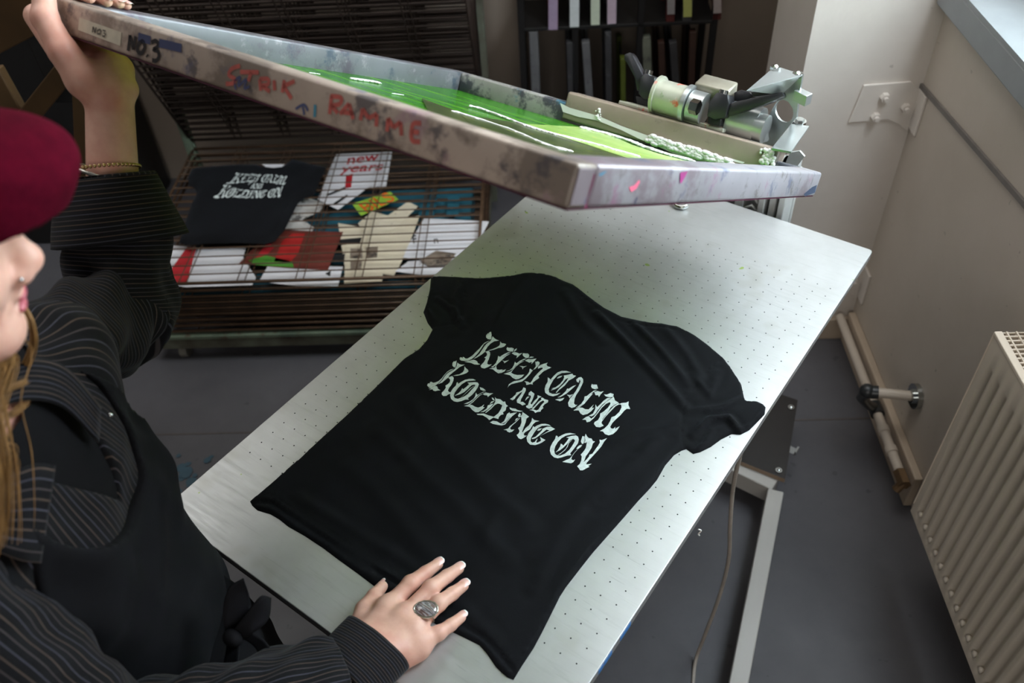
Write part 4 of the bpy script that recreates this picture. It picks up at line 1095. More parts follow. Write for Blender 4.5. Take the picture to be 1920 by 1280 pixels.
# ---- the print, traced glyph by glyph
GA, GB, GC, GD, GE = (850, 610, .09377), (1010, 670, .1172), (790, 670, .09377), (900, 710, .09373), (1010, 790, .0820)
GLY = [
 (GA, '755,135 765,190 760,265 735,278 690,270 655,235 655,190 690,155 700,165 725,140'),
 (GA, '735,297 680,315 620,345 575,385 520,450 450,530 390,600 330,645 280,670 240,668 215,640 190,635 190,655 205,675 175,650 150,640 128,655 130,690 160,710 230,720 300,715 360,685 430,630 500,545 560,440 610,370 690,320'),
 (GA, '785,215 765,270 735,315 690,345 625,400 580,465 530,560 470,625 400,680 480,645 560,590 620,535 640,515 635,490 680,420 740,360 820,300 910,272 860,262 820,245'),
 (GA, '935,290 932,350 915,385 860,420 800,450 730,475 690,495 740,488 830,460 900,430 960,425 1020,400 1055,355 1010,335 965,330'),
 (GA, '640,520 665,505 710,498 735,540 735,590 710,680 685,730 680,775 710,790 770,780 735,815 680,845 620,868 565,855 545,820 570,785 615,740 640,690 650,665 620,650 655,625 675,590 670,550'),
 (GA, '225,738 290,725 360,705 390,695 440,705 480,730 490,765 540,785 490,795 420,790 370,765 300,750'),
 (GA, '1075,415 1110,430 1170,425 1210,445 1195,505 1130,505 1080,490 1060,455'), (GA, '1210,500 1225,465 1270,435 1260,470 1225,502'),
 (GA, '1155,515 1090,525 1020,560 960,600 935,625 895,605 885,680 850,755 800,810 750,838 790,840 840,800 900,740 950,690 1010,610 1080,555'),
 (GA, '1150,545 1060,600 990,670 955,705 890,765 855,810 865,850 870,880 930,885 985,875 970,895 1055,870 1020,915 960,945 900,955 850,925 790,880 715,868 780,855 830,840 860,780 930,705 990,635 1060,580'),
 (GA, '1165,540 1215,512 1270,525 1320,545 1380,530 1320,585 1260,640 1275,585 1225,575'), (GA, '975,690 1020,710 1060,700 1115,680 1070,715 1040,735 1018,752 1010,720'),
 (GA, '1390,535 1440,540 1490,540 1518,570 1505,625 1450,630 1405,600 1385,570'), (GA, '1515,625 1545,600 1615,608 1570,625'),
 (GA, '1470,642 1400,655 1330,690 1260,745 1230,710 1215,770 1180,840 1120,890 1050,910 1110,905 1170,870 1250,790 1330,715 1400,675'),
 (GA, '1420,690 1330,740 1250,810 1190,880 1155,935 1210,965 1280,980 1350,975 1415,970 1370,1020 1300,1060 1250,1068 1190,1040 1130,985 1005,962 1090,935 1150,910 1200,850 1280,765 1350,710'),
 (GA, '1430,685 1500,650 1570,655 1665,640 1610,700 1560,755 1570,710 1520,725 1480,705'), (GA, '1320,795 1370,795 1400,805 1470,790 1420,820 1400,830 1385,865 1375,825'),
 (GA, '1640,695 1655,710 1690,695 1725,720 1720,760 1690,800 1640,850 1580,880 1530,845 1515,920 1470,980 1400,1050 1320,1085 1210,1105 1150,1140 1110,1170 1085,1240 1110,1200 1160,1165 1250,1140 1370,1110 1450,1050 1530,960 1590,880 1650,800 1640,740'),
 (GA, '1700,800 1760,765 1887,727 1860,765 1881,802 1962,828 1893,860 1800,905 1740,965 1700,1000 1715,1040 1640,1090 1585,1135 1590,1172 1540,1160 1460,1180 1450,1130 1420,1105 1480,1110 1535,1140 1570,1100 1610,1030 1680,950 1750,880 1790,850 1780,825 1740,830 1690,850'),
 (GB, '145,310 180,335 190,350 240,290 300,235 370,210 440,212 520,238 450,240 370,245 300,280 240,345 190,430 160,500 165,550 220,572 280,572 350,555 300,590 230,610 160,595 105,555 95,500 110,440 145,380'),
 (GB, '290,330 320,300 380,285 360,310 320,328'),
 (GB, '400,285 440,280 540,258 550,280 600,292 550,330 480,365 420,440 330,510 285,558 275,550 320,495 400,420 450,370 475,320 430,345 380,410 320,470 260,500 195,520 230,490 200,490 270,470 340,420 390,360 410,310'),
 (GB, '640,318 680,312 710,345 712,390 690,440 650,520 600,590 575,650 565,720 590,745 620,742 580,775 530,790 480,765 470,710 500,650 550,590 600,520 640,450 670,380 655,345 640,400 610,385 600,350'),
 (GB, '600,435 540,455 480,495 455,490 435,530 370,590 300,630 350,620 450,565 550,480'), (GB, '262,660 310,650 360,645 412,632 380,670 340,685 300,672'), (GB, '450,585 500,590 555,578 520,605 495,640 480,610'),
 (GB, '850,422 870,432 930,435 950,495 900,505 855,490 838,460'), (GB, '935,515 880,530 820,570 770,610 735,615 725,670 680,730 620,775 590,790 640,775 720,730 790,650 860,560'),
 (GB, '870,570 800,650 730,730 650,785 700,790 745,815 800,820 880,745 850,800 890,795 840,850 780,890 710,905 670,880 640,830 555,830 620,790 700,745 780,655 840,585'), (GB, '890,550 940,535 990,550 1040,540 990,590 965,632 950,600 910,600'),
 (GB, '1045,590 1090,595 1150,572 1200,590 1190,635 1130,640 1070,620'), (GB, '1160,648 1100,650 1040,690 980,750 935,790 910,745 905,820 870,885 800,920 850,930 900,900 950,830 1020,750 1100,690'),
 (GB, '1200,630 1220,690 1280,725 1220,755 1150,800 1110,870 1060,930 1020,980 1005,1040 1040,1080 980,1105 920,1095 885,1050 895,1020 950,990 980,940 985,890 1040,860 1110,800 1150,740 1140,715 1080,740 1010,800 950,880 880,960 820,1010 770,1020 755,980 695,978 760,935 800,925 840,965 880,940 940,870 1000,790 1080,710 1150,665'),
 (GB, '1270,735 1200,780 1130,850 1060,940 985,1035 1000,1030 1080,930 1150,860 1230,780 1300,745'),
 (GB, '1440,702 1435,760 1465,825 1410,820 1370,850 1310,920 1230,990 1180,1040 1145,1100 1160,1125 1195,1130 1230,1100 1215,1135 1298,1092 1250,1160 1190,1210 1120,1228 1060,1210 1030,1170 978,1162 1050,1125 1110,1070 1145,1010 1165,950 1220,935 1290,870 1325,800 1320,755 1280,750 1330,730 1400,725'),
 (GC, '690,75 705,65 700,120 685,205 650,200 620,165 625,110 655,75 665,90'), (GC, '655,235 590,255 520,300 460,370 410,440 350,490 290,510 240,515 200,490 170,495 175,520 135,520 115,555 140,590 200,600 270,585 340,540 410,470 450,400 510,320 590,270'),
 (GC, '725,105 705,180 660,250 590,290 520,335 470,400 430,470 340,555 420,525 490,460 560,400 550,385 600,340 680,270 760,200 870,152 800,150 750,135'), (GC, '865,185 860,250 830,300 760,340 690,355 630,375 720,368 820,345 900,320 945,285 930,250 890,220'),
 (GC, '540,430 580,395 620,380 648,410 640,470 600,550 560,600 530,660 560,690 590,695 580,720 530,740 500,765 440,770 410,745 410,710 450,670 480,630 495,600 480,575 530,540 570,500 580,460 560,430'),
 (GC, '170,600 230,600 280,585 320,600 340,650 385,670 330,680 280,695 240,680 230,650 150,655 200,630 140,615'),
 (GC, '705,500 730,495 740,525 800,485 880,448 960,432 1040,435 1090,460 1000,468 900,480 810,535 730,615 670,700 645,770 670,815 730,832 790,812 860,785 930,735 1000,655 1060,590 1085,550 1050,545 1000,560 920,640 850,700 770,740 660,768 740,720 790,670 820,615 835,640 900,590 960,530 920,508 1000,500 1080,495 1130,505 1150,540 1130,600 1080,680 1010,760 930,820 950,850 880,850 800,880 720,895 650,880 595,830 575,760 585,690 630,620 695,555'),
 (GC, '1070,560 980,620 900,700 840,760 770,825 800,800 900,710 985,630'),
 (GC, '1170,595 1240,620 1290,665 1240,670 1180,645'), (GC, '1300,685 1230,695 1170,730 1120,755 1090,705 1080,780 1040,840 970,890 850,940 930,935 1010,890 1080,820 1150,750 1220,710'),
 (GC, '1240,730 1170,770 1100,840 1030,910 970,950 1020,965 1080,1000 1140,1015 1200,995 1260,950 1230,1005 1270,1010 1200,1070 1140,1105 1080,1105 1020,1060 970,1000 850,980 940,955 1020,900 1090,830 1160,760'), (GC, '1230,735 1290,705 1360,720 1440,718 1380,755 1330,800 1320,765 1260,760'),
 (GC, '1405,810 1440,815 1470,870 1430,860'), (GC, '1370,945 1400,890 1465,880 1420,915'), (GC, '1445,930 1330,970 1310,1030 1250,1075 1180,1105 1250,1100 1320,1060 1390,1000'),
 (GC, '1470,795 1500,830 1580,840 1640,890 1675,880 1690,940 1735,968 1700,990 1685,1060 1630,1100 1645,1135 1590,1150 1550,1190 1540,1230 1440,1205 1360,1255 1310,1210 1230,1165 1130,1160 1105,1138 1250,1130 1340,1165 1450,1190 1540,1120 1590,1040 1620,960 1560,930 1520,930 1470,960 1390,1045 1290,1120 1280,1110 1390,1015 1450,950 1480,890 1480,840'),
 (GD, '590,570 640,585 710,590 750,615 860,632 800,645 700,640 640,630 600,605'), (GD, '590,665 600,690 700,665 640,720 580,780 520,850 470,880 420,882 480,840 510,780 540,700'),
 (GD, '740,660 640,740 560,830 500,905 430,925 340,915 260,900 200,872 260,840 340,850 400,885 480,895 540,840 620,740 700,670'), (GD, '760,720 790,670 815,690 800,750 770,750'), (GD, '695,830 720,780 770,765 730,810'),
 (GD, '800,770 720,850 640,920 600,970 620,1000 685,995 640,1040 590,1055 545,1040 530,1015 468,1010 560,980 600,930 700,850 780,775'),
 (GD, '850,650 930,700 980,735 930,770 910,850 870,950 840,1030 850,1048 910,960 980,900 1030,820 1040,755 1080,795 1185,815 1110,835 1060,880 1000,980 900,1040 870,1080 890,1110 935,1110 880,1150 820,1185 770,1165 730,1100 770,1070 790,1020 760,965 800,930 830,850 825,750 800,740 840,700'),
 (GD, '1065,915 1085,940 1140,905 1220,875 1300,870 1370,885 1420,915 1340,905 1240,910 1150,960 1080,1050 1020,1150 1010,1220 1040,1250 1090,1240 1140,1170 1150,1175 1120,1245 1150,1250 1220,1210 1200,1130 1240,1160 1310,1195 1250,1240 1180,1275 1100,1300 1000,1290 945,1230 930,1150 970,1060 1040,970'),
 (GD, '1250,970 1340,930 1420,930 1500,975 1430,1010 1350,1040 1240,1095 1200,1115 1350,1025 1390,1000 1330,985 1260,1040 1180,1110 1110,1160 1050,1180 1030,1160 1110,1130 1180,1060 1240,1000'), (GD, '1140,1005 1170,970 1240,960 1200,1000 1160,1012'),
 (GD, '870,160 915,180 915,225 870,310 820,400 810,450 860,450 915,495 850,522 800,490 740,470 735,420 770,370 820,300 850,240 780,290 720,350 690,400 650,425 600,400 650,370 710,310 730,265 790,250 840,220'),
 (GD, '1020,235 1090,290 1060,380 1010,480 1030,500 1090,420 1150,370 1150,315 1230,345 1180,370 1120,450 1060,520 1040,560 980,580 930,560 920,530 960,510 980,440 1020,350 1010,320 970,320 975,270'), (GD, '925,370 950,345 990,345 950,380 900,430'),
 (GD, '1220,370 1250,360 1290,390 1365,410 1360,450 1290,490 1250,540 1270,560 1220,600 1210,630 1140,640 1105,660 1070,620 985,602 1060,590 1130,610 1170,590 1220,510 1290,440 1260,415 1200,450 1130,520 1070,585 1030,580 1100,520 1170,440 1230,400'),
 (GE, '395,290 430,300 440,335 520,285 620,242 720,232 850,260 740,268 620,295 520,355 440,440 380,540 355,640 370,715 410,750 490,765 600,720 700,630 770,530 820,440 830,400 790,370 720,410 640,500 560,580 480,640 385,685 440,630 490,550 505,480 540,500 560,530 640,430 690,355 630,335 740,305 850,290 900,320 918,390 900,470 840,560 770,650 720,710 745,755 650,765 540,800 440,825 350,800 280,730 255,640 270,550 320,450 375,370'),
 (GE, '780,385 690,470 660,560 600,640 490,730 430,750 520,690 620,600 650,545 680,460'),
 (GE, '1005,305 1040,320 1055,400 1020,490 985,485 965,430 985,360'), (GE, '860,610 890,560 940,520 1000,510 960,560 900,600'),
 (GE, '1010,530 900,610 820,700 760,790 745,850 790,875 835,855 790,920 740,945 650,930 540,912 620,870 700,840 750,790 810,700 900,600'),
 (GE, '1075,255 1110,320 1150,355 1210,365 1240,425 1290,435 1240,480 1210,580 1150,680 1080,780 1030,920 1100,850 1150,790 1160,745 1230,720 1290,630 1360,530 1400,460 1390,390 1440,400 1565,355 1500,430 1430,550 1350,650 1260,750 1180,840 1100,930 1085,975 1215,955 1130,1010 1165,1025 1080,1070 1010,1110 950,1110 915,1060 880,1015 940,960 975,880 985,780 960,745 1040,650 1080,580 1105,450 1060,470 1040,460 1070,400 1050,330'),
]
GPX = [[(o[0] + float(a.split(',')[0]) * o[2], o[1] + float(a.split(',')[1]) * o[2]) for a in s.split()] for o, s in GLY]
def print_mesh(fmap, hfun, z0, step, lift):
    V, F = [], []
    for px in GPX:
        poly = np.array([fmap(x, y) for x, y in px]); B = densify(poly, step) if step else poly
        m = len(B); G = fill_grid(poly, step * .75, step * .25) if step else np.zeros((0, 2))
        vv, ee, ff, *_ = delaunay_2d_cdt([Vector(p) for p in B] + [Vector(p) for p in G], [(i, (i + 1) % m) for i in range(m)], [], 1, 1e-8)
        Q = np.array([(v.x, v.y) for v in vv]); h = hfun(Q); o = len(V)
        V += [(q[0], q[1], z0 + hh + lift) for q, hh in zip(Q, h)]; F += [tuple(o + i for i in f) for f in ff]
    me = bpy.data.meshes.new('print'); me.from_pydata(V, [], F); me.update()
    bm = bmesh.new(); bm.from_mesh(me); bmesh.ops.recalc_face_normals(bm, faces=bm.faces)
    for f in bm.faces:
        if f.normal.z < 0: f.normal_flip()
    bm.to_mesh(me); bm.free(); return me
def print_mat():
    t = NT('white_plastisol_print'); c = t.ramp(t.noise(160, 3, .6), [(.35, hexc('c2ccca')), (.65, hexc('dde6e4'))])
    return t.set(c, .7, 0, .3)
M_PRINT = print_mat()
o = link('printed_lettering', print_mesh(lambda x, y: hit(x, y, TH + .0065)[:2], lambda Q: shirt_h(Q, False), TH, .0035, .0007), M_PRINT, tee, smooth=True, recalc=False)

# ============================================================ FOLDED T-SHIRT IN THE RACK
ZR = .330
RS_PX = z2((300, 300), (318, 262), (345, 250), (450, 245), (560, 236), (640, 236), (672, 246), (730, 250), (780, 244), (795, 230), (822, 208), (880, 225), (940, 240), (992, 250), (960, 320), (930, 390), (880, 405), (850, 430), (815, 500), (780, 570), (735, 620), (690, 634), (560, 628), (400, 632), (290, 640), (255, 625), (285, 530), (320, 430), (345, 380), (330, 350), (305, 345))
RS = np.array([hit(x, y, ZR)[:2] for x, y in RS_PX])
def rack_h(P):
    h = np.full(len(P), .012)
    for f, a, ph in _w[:20]: h += .0012 * (14 / f) * np.sin(P[:, 0] * math.cos(a) * f + P[:, 1] * math.sin(a) * f + ph)
    return h * np.clip(poly_d(P, RS) / .02, 0, 1) ** .5 + .0005
t2s = empty('t_shirt', (*RS.mean(0), ZR), 'black T-shirt with the same white print lying in the wire drying rack', 't-shirt')
link('shirt_body', cloth_mesh(RS, .014, rack_h, ZR), M_SHIRT, t2s, smooth=True)
# affine map: print corners on the platen shirt -> their place in the rack
_src = np.array([[880, 640, 1], [1180, 765, 1], [1108, 878, 1], [805, 722, 1]], float)
_dst = np.array([hit(x, y, ZR + .012)[:2] for x, y in z2((505, 300), (797, 300), (768, 393), (432, 396))])
_H = None
def _hom(src, dst):
    A = []
    for (x, y, _), (u, v) in zip(src, dst):
        A += [[x, y, 1, 0, 0, 0, -u * x, -u * y, -u], [0, 0, 0, x, y, 1, -v * x, -v * y, -v]]
    return np.linalg.svd(np.array(A))[2][-1].reshape(3, 3)
_S = np.array([[1 / 1000, 0, 0], [0, 1 / 1000, 0], [0, 0, 1]])
_H = _hom([(a / 1000, b / 1000, 1) for a, b, _ in _src], _dst)
def rmap(x, y): q = _H @ np.array([x / 1000, y / 1000, 1]); return q[:2] / q[2]
link('printed_lettering', print_mesh(rmap, rack_h, ZR, None, .002), M_PRINT, t2s, smooth=True, recalc=False)
bm = bmesh.new(); bm.faces.new([bm.verts.new(hit(x, y, ZR + .02)) for x, y in z2((668, 234), (785, 234), (770, 247), (730, 252), (690, 248))])
link('neck_label', bm, PW, t2s)

# ============================================================ PERSON
# ---- implicit surfaces -> one mesh (naive surface nets)
def sd_cone(P, a, b, ra, rb):
    a = np.array(a, np.float32); b = np.array(b, np.float32); ba = b - a
    t = np.clip(((P - a) @ ba) / max(float(ba @ ba), 1e-12), 0, 1)
    return np.linalg.norm(P - a - t[:, None] * ba, axis=1) - (ra + (rb - ra) * t)
def sd_ell(P, c, r, ax=None):
    Q = P - np.array(c, np.float32)
    if ax is not None: Q = Q @ np.array(ax, np.float32).T
    r = np.array(r, np.float32)
    k0 = np.linalg.norm(Q / r, axis=1); k1 = np.linalg.norm(Q / (r * r), axis=1) + 1e-9
    return k0 * (k0 - 1) / k1
def smin(a, b, k):
    h = np.maximum(k - np.abs(a - b), 0) / k; return np.minimum(a, b) - h * h * k * .25
def smax(a, b, k): return -smin(-a, -b, k)
def nets(f, lo, hi, h):
    lo = np.array(lo, float); n = np.maximum(2, np.ceil((np.array(hi, float) - lo) / h).astype(int)) + 1
    X = [lo[i] + h * np.arange(n[i]) for i in range(3)]
    V = np.empty(n, np.float32)
    for i in range(n[0]):
        Y, Z = np.meshgrid(X[1], X[2], indexing='ij')
        P = np.stack([np.full(Y.size, X[0][i]), Y.ravel(), Z.ravel()], 1).astype(np.float32)
        V[i] = f(P).reshape(n[1], n[2])
    S = V < 0
    cs = np.zeros(n - 1, np.int8); acc = np.zeros((*(n - 1), 3), np.float32); cnt = np.zeros(n - 1, np.float32)
    I = np.indices(n - 1).transpose(1, 2, 3, 0).astype(np.float32)
    C = [(a, b, c) for a in (0, 1) for b in (0, 1) for c in (0, 1)]
    def sub(A, o): return A[o[0]:n[0] - 1 + o[0], o[1]:n[1] - 1 + o[1], o[2]:n[2] - 1 + o[2]]
    for o1 in C:
        for d in range(3):
            if o1[d]: continue
            o2 = list(o1); o2[d] = 1; o2 = tuple(o2)
            a, b = sub(V, o1), sub(V, o2); m = (a < 0) != (b < 0)
            t = np.where(m, a / np.where(m, a - b, 1), 0)
            p = np.zeros((*a.shape, 3), np.float32) + np.array(o1, np.float32); p[..., d] += t
            acc += p * m[..., None]; cnt += m
    act = cnt > 0
    idx = np.full(n - 1, -1, np.int64); idx[act] = np.arange(act.sum())
    verts = (I[act] + acc[act] / cnt[act][:, None]) * h + lo
    F = []
    for d in range(3):
        u, v = (d + 1) % 3, (d + 2) % 3
        sl1 = [slice(None)] * 3; sl2 = [slice(None)] * 3; sl1[d] = slice(0, -1); sl2[d] = slice(1, None)
        A, B = S[tuple(sl1)], S[tuple(sl2)]
        e = np.argwhere(A != B)
        e = e[(e[:, u] > 0) & (e[:, v] > 0) & (e[:, u] < n[u] - 1) & (e[:, v] < n[v] - 1)]
        if not len(e): continue
        def g(du, dv):
            q = e.copy(); q[:, u] -= du; q[:, v] -= dv; return idx[q[:, 0], q[:, 1], q[:, 2]]
        q = np.stack([g(0, 0), g(1, 0), g(1, 1), g(0, 1)], 1)
        fl = A[e[:, 0], e[:, 1], e[:, 2]]
        q[~fl] = q[~fl][:, ::-1]; F.append(q)
    F = np.concatenate(F); F = F[(F >= 0).all(1)]
    return verts, F
def mesh_from(name, parts):
    V, F, o = [], [], 0
    for v, f in parts: V.append(v); F.append(f + o); o += len(v)
    V = np.concatenate(V); F = np.concatenate(F)
    me = bpy.data.meshes.new(name)
    me.vertices.add(len(V)); me.vertices.foreach_set('co', V.astype(np.float32).ravel())
    me.loops.add(len(F) * 4); me.loops.foreach_set('vertex_index', F[:, ::-1].astype(np.int32).ravel())
    me.polygons.add(len(F)); me.polygons.foreach_set('loop_start', np.arange(0, len(F) * 4, 4, dtype=np.int32))
    me.update(calc_edges=True); me.validate(); return me
def relax(V, F, it=2, lam=.5):
    V = V.copy()
    for _ in range(it):
        s = np.zeros_like(V); c = np.zeros(len(V))
        for a, b in ((0, 1), (1, 2), (2, 3), (3, 0)):
            np.add.at(s, F[:, a], V[F[:, b]]); np.add.at(s, F[:, b], V[F[:, a]]); np.add.at(c, F[:, a], 1); np.add.at(c, F[:, b], 1)
        V += lam * (s / np.maximum(c, 1)[:, None] - V)
    return V

UP = np.array([0, 0, 1.])
NK = at(-60, 800, .88)                        # base of the neck
FW = nrm([.81, .585, 0]); RT = np.array([FW[1], -FW[0], 0])     # body faces FW, its right is RT
def bp(r, f, z): return np.array([NK[0], NK[1], 0]) + RT * r + FW * f + UP * (TH + z)
person = empty('person', (NK[0] - .0, NK[1] - .02, 0), 'woman in a dark red beret, pinstriped shirt and black apron lifting the silk screen', 'person')

# ---- materials
def skin_mat():
    t = NT('skin')
    f = t.noise(45, 4, .6); c = t.ramp(f, [(.3, hexc('d3a08e')), (.7, hexc('e2b5a1'))])
    red = t.ramp(t.noise(16, 3, .5), [(.5, 0), (.72, 1)])
    c = t.mix(t.math('MULTIPLY', red, .55), c, hexc('d28777'))
    t.bump(t.noise(420, 3, .6), .15, .0004)
    t.set(c, .46, 0, .4); t.b.inputs['Subsurface Weight'].default_value = .12
    t.b.inputs['Subsurface Radius'].default_value = (.010, .004, .002); t.b.inputs['Subsurface Scale'].default_value = 1.0
    return t.m
M_SKIN = skin_mat()
def stripe_mat(name, ux=True, n=60, use='UV'):
    t = NT(name)
    if use == 'UV': src = t.tc.outputs['UV']; x = t.sep(src)[1]
    else:
        at_ = t.n.new('ShaderNodeAttribute'); at_.attribute_name = 'stripe'; x = at_.outputs['Fac']
    fr = t.math('FRACT', t.math('MULTIPLY', x, n))
    line = t.ramp(fr, [(.0, 0), (.40, 0), (.46, 1), (.56, 1), (.62, 0)])
    par = t.math('FRACT', t.math('MULTIPLY', x, n / 3))
    cc = t.ramp(par, [(.0, hexc('6b5a4f')), (.33, hexc('6b5a4f')), (.34, hexc('565a6c')), (1, hexc('5d5048'))])
    c = t.mix(t.math('MULTIPLY', line, .58), hexc('0b0b0f'), cc)
    nz = t.noise(300, 3); c = t.mix(t.math('MULTIPLY', t.ramp(nz, [(.3, 0), (.8, 1)]), .18), c, hexc('1c1d23'))
    t.bump(nz, .25, .0005)
    t.set(c, .85, 0, .2); t.b.inputs['Sheen Weight'].default_value = .06
    return t.m
M_STR = stripe_mat('pinstripe_cotton', n=1.0)
M_STRA = stripe_mat('pinstripe_cotton_body', n=1.0, use='A')
M_APR = plain('black_apron_twill', hexc('0b0b10'), .85, var=.15, scale=30, bump=.3, bdist=.0006, spec=.25)
M_TSB = plain('black_jersey', hexc('0d0d10'), .9, spec=.2)

# ---- head
HF = nrm([.36, .92, -.20])                    # where the face points (looking down the platen)
HR = nrm(np.cross(HF, UP)); HU = np.cross(HR, HF)
NOSE = at(74, 474, .705)
HC = NOSE - HF * .112 + HU * .030             # centre of the skull
def hp(r, f, u): return HC + HR * r + HF * f + HU * u
HAX = (HR, HF, HU)
def f_head(P):
    d = sd_ell(P, hp(0, -.018, .030), (.074, .092, .086), HAX)
    d = smin(d, sd_ell(P, hp(0, .036, -.025), (.056, .052, .062), HAX), .04)          # face
    d = smin(d, sd_ell(P, hp(0, .052, -.082), (.030, .026, .024), HAX), .030)          # chin
    d = smin(d, sd_ell(P, hp(0, .074, -.094), (.014, .012, .012), HAX), .020)
    for s in (-1, 1):
        d = smin(d, sd_cone(P, hp(s * .055, -.01, -.045), hp(s * .020, .062, -.090), .016, .013), .03)  # jaw
        d = smin(d, sd_ell(P, hp(s * .036, .055, -.030), (.022, .022, .020), HAX), .022)   # cheek
        d = smin(d, sd_ell(P, hp(s * .074, -.012, -.015), (.006, .018, .030), HAX), .006)  # ear
        d = smax(d, -sd_ell(P, hp(s * .031, .092, .012), (.016, .014, .012), HAX), .014)   # eye socket
        d = smin(d, sd_ell(P, hp(s * .031, .072, .010), (.0125, .0125, .0125), HAX), .004)
        d = smin(d, sd_ell(P, hp(s * .0125, .091, -.040), (.0088, .0125, .0092), HAX), .006)  # nostril wing
    d = smin(d, sd_cone(P, hp(0, .084, .016), hp(0, .101, -.030), .0075, .0105), .012)       # nose
    d = smin(d, sd_ell(P, hp(0, .1015, -.033), (.0135, .0130, .0122), HAX), .006)
    for s in (-1, 1): d = smax(d, -sd_ell(P, hp(s * .007, .098, -.0465), (.0035, .0055, .004), HAX), .003)
    d = smin(d, sd_ell(P, hp(0, .084, -.0535), (.018, .009, .008), HAX), .008)
    d = smin(d, sd_cone(P, hp(-.018, .077, -.0625), hp(.018, .077, -.0625), .005, .005), .004)
    d = smin(d, sd_ell(P, hp(0, .0885, -.0600), (.016, .0070, .0048), HAX), .004)           # upper lip
    d = smin(d, sd_ell(P, hp(0, .0860, -.0720), (.015, .0075, .0058), HAX), .004)           # lower lip
    d = smax(d, -sd_ell(P, hp(0, .0955, -.0657), (.021, .0085, .0011), HAX), .002)
    d = smin(d, sd_cone(P, hp(0, -.022, -.05), NK + UP * -.03 + FW * .01, .050, .058), .035)     # neck
    return d
# ---- hands: joints placed from what they touch
def hz(x, y, dz): return hit(x, y, TH + dz)
def z7(x, y, dz): return hz(540 + x * .2187, 1000 + y * .2187, dz)
RWR = z7(690, 1010, .040)
R_F = dict(
    index=[z7(850, 640, .026), z7(1050, 430, .027), z7(1180, 335, .019), z7(1283, 262, .0135)],
    middle=[z7(985, 725, .028), z7(1225, 470, .029), z7(1365, 365, .020), z7(1462, 300, .0135)],
    ring=[z7(1075, 810, .026), z7(1290, 600, .027), z7(1410, 515, .019), z7(1503, 447, .0130)],
    little=[z7(1130, 935, .021), z7(1290, 855, .020), z7(1395, 785, .0155), z7(1483, 718, .0115)])
R_R = dict(index=(.0122, .0112, .0099, .0082), middle=(.0122, .0113, .0099, .0082), ring=(.0118, .0108, .0096, .0080), little=(.0108, .0097, .0087, .0074))
R_T = [z7(610, 830, .022), z7(650, 650, .022), z7(740, 535, .018), z7(808, 452, .0125)]
def f_rhand(P):
    d = None
    W2 = z7(560, 920, .036); W3 = z7(850, 1090, .036)
    for k, j in R_F.items():
        r = R_R[k]; q = sd_cone(P, j[0], j[1], r[0] + .0012, r[1]); q = smin(q, sd_cone(P, j[1], j[2], r[1], r[2]), .003)
        q = smin(q, sd_cone(P, j[2], j[3], r[2], r[3]), .003)
        q = smin(q, sd_ell(P, j[1] + UP * .0010, (r[1] * 1.03,) * 3), .005)
        d = q if d is None else smin(d, q, .0035)
    palm = None
    for k, w in zip(('index', 'middle', 'ring', 'little'), (.15, .4, .65, .9)):
        a = W2 * (1 - w) + W3 * w
        q = sd_cone(P, a - UP * .002, R_F[k][0] - UP * .001, .020, .0150); palm = q if palm is None else smin(palm, q, .018)
    palm = smin(palm, sd_cone(P, z7(800, 1150, .022), z7(1120, 1010, .014), .016, .013), .014)
    d = smin(d, palm, .012)
    for k in R_F: d = smin(d, sd_ell(P, R_F[k][0] + UP * .0035, (.0095,) * 3), .016)
    t = sd_cone(P, R_T[0], R_T[1], .0165, .0125); t = smin(t, sd_cone(P, R_T[1], R_T[2], .0118, .0105), .004); t = smin(t, sd_cone(P, R_T[2], R_T[3], .0105, .0082), .004)
    d = smin(d, t, .012)
    fa = RWR + nrm(REL - RWR) * .13
    w = sd_cone(P, (W2 + W3) / 2 - UP * .002, fa, .0255, .031); w = smin(w, sd_cone(P, W2 * .7 + W3 * .3, W2 * .3 + W3 * .7, .021, .021), .015)
    return smin(d, w, .014)
RSH = bp(.165, -.0, NK[2] - TH - .055); LSH = bp(-.165, .0, NK[2] - TH - .055)
REL = np.array([-.025, -.885, .125 + TH])
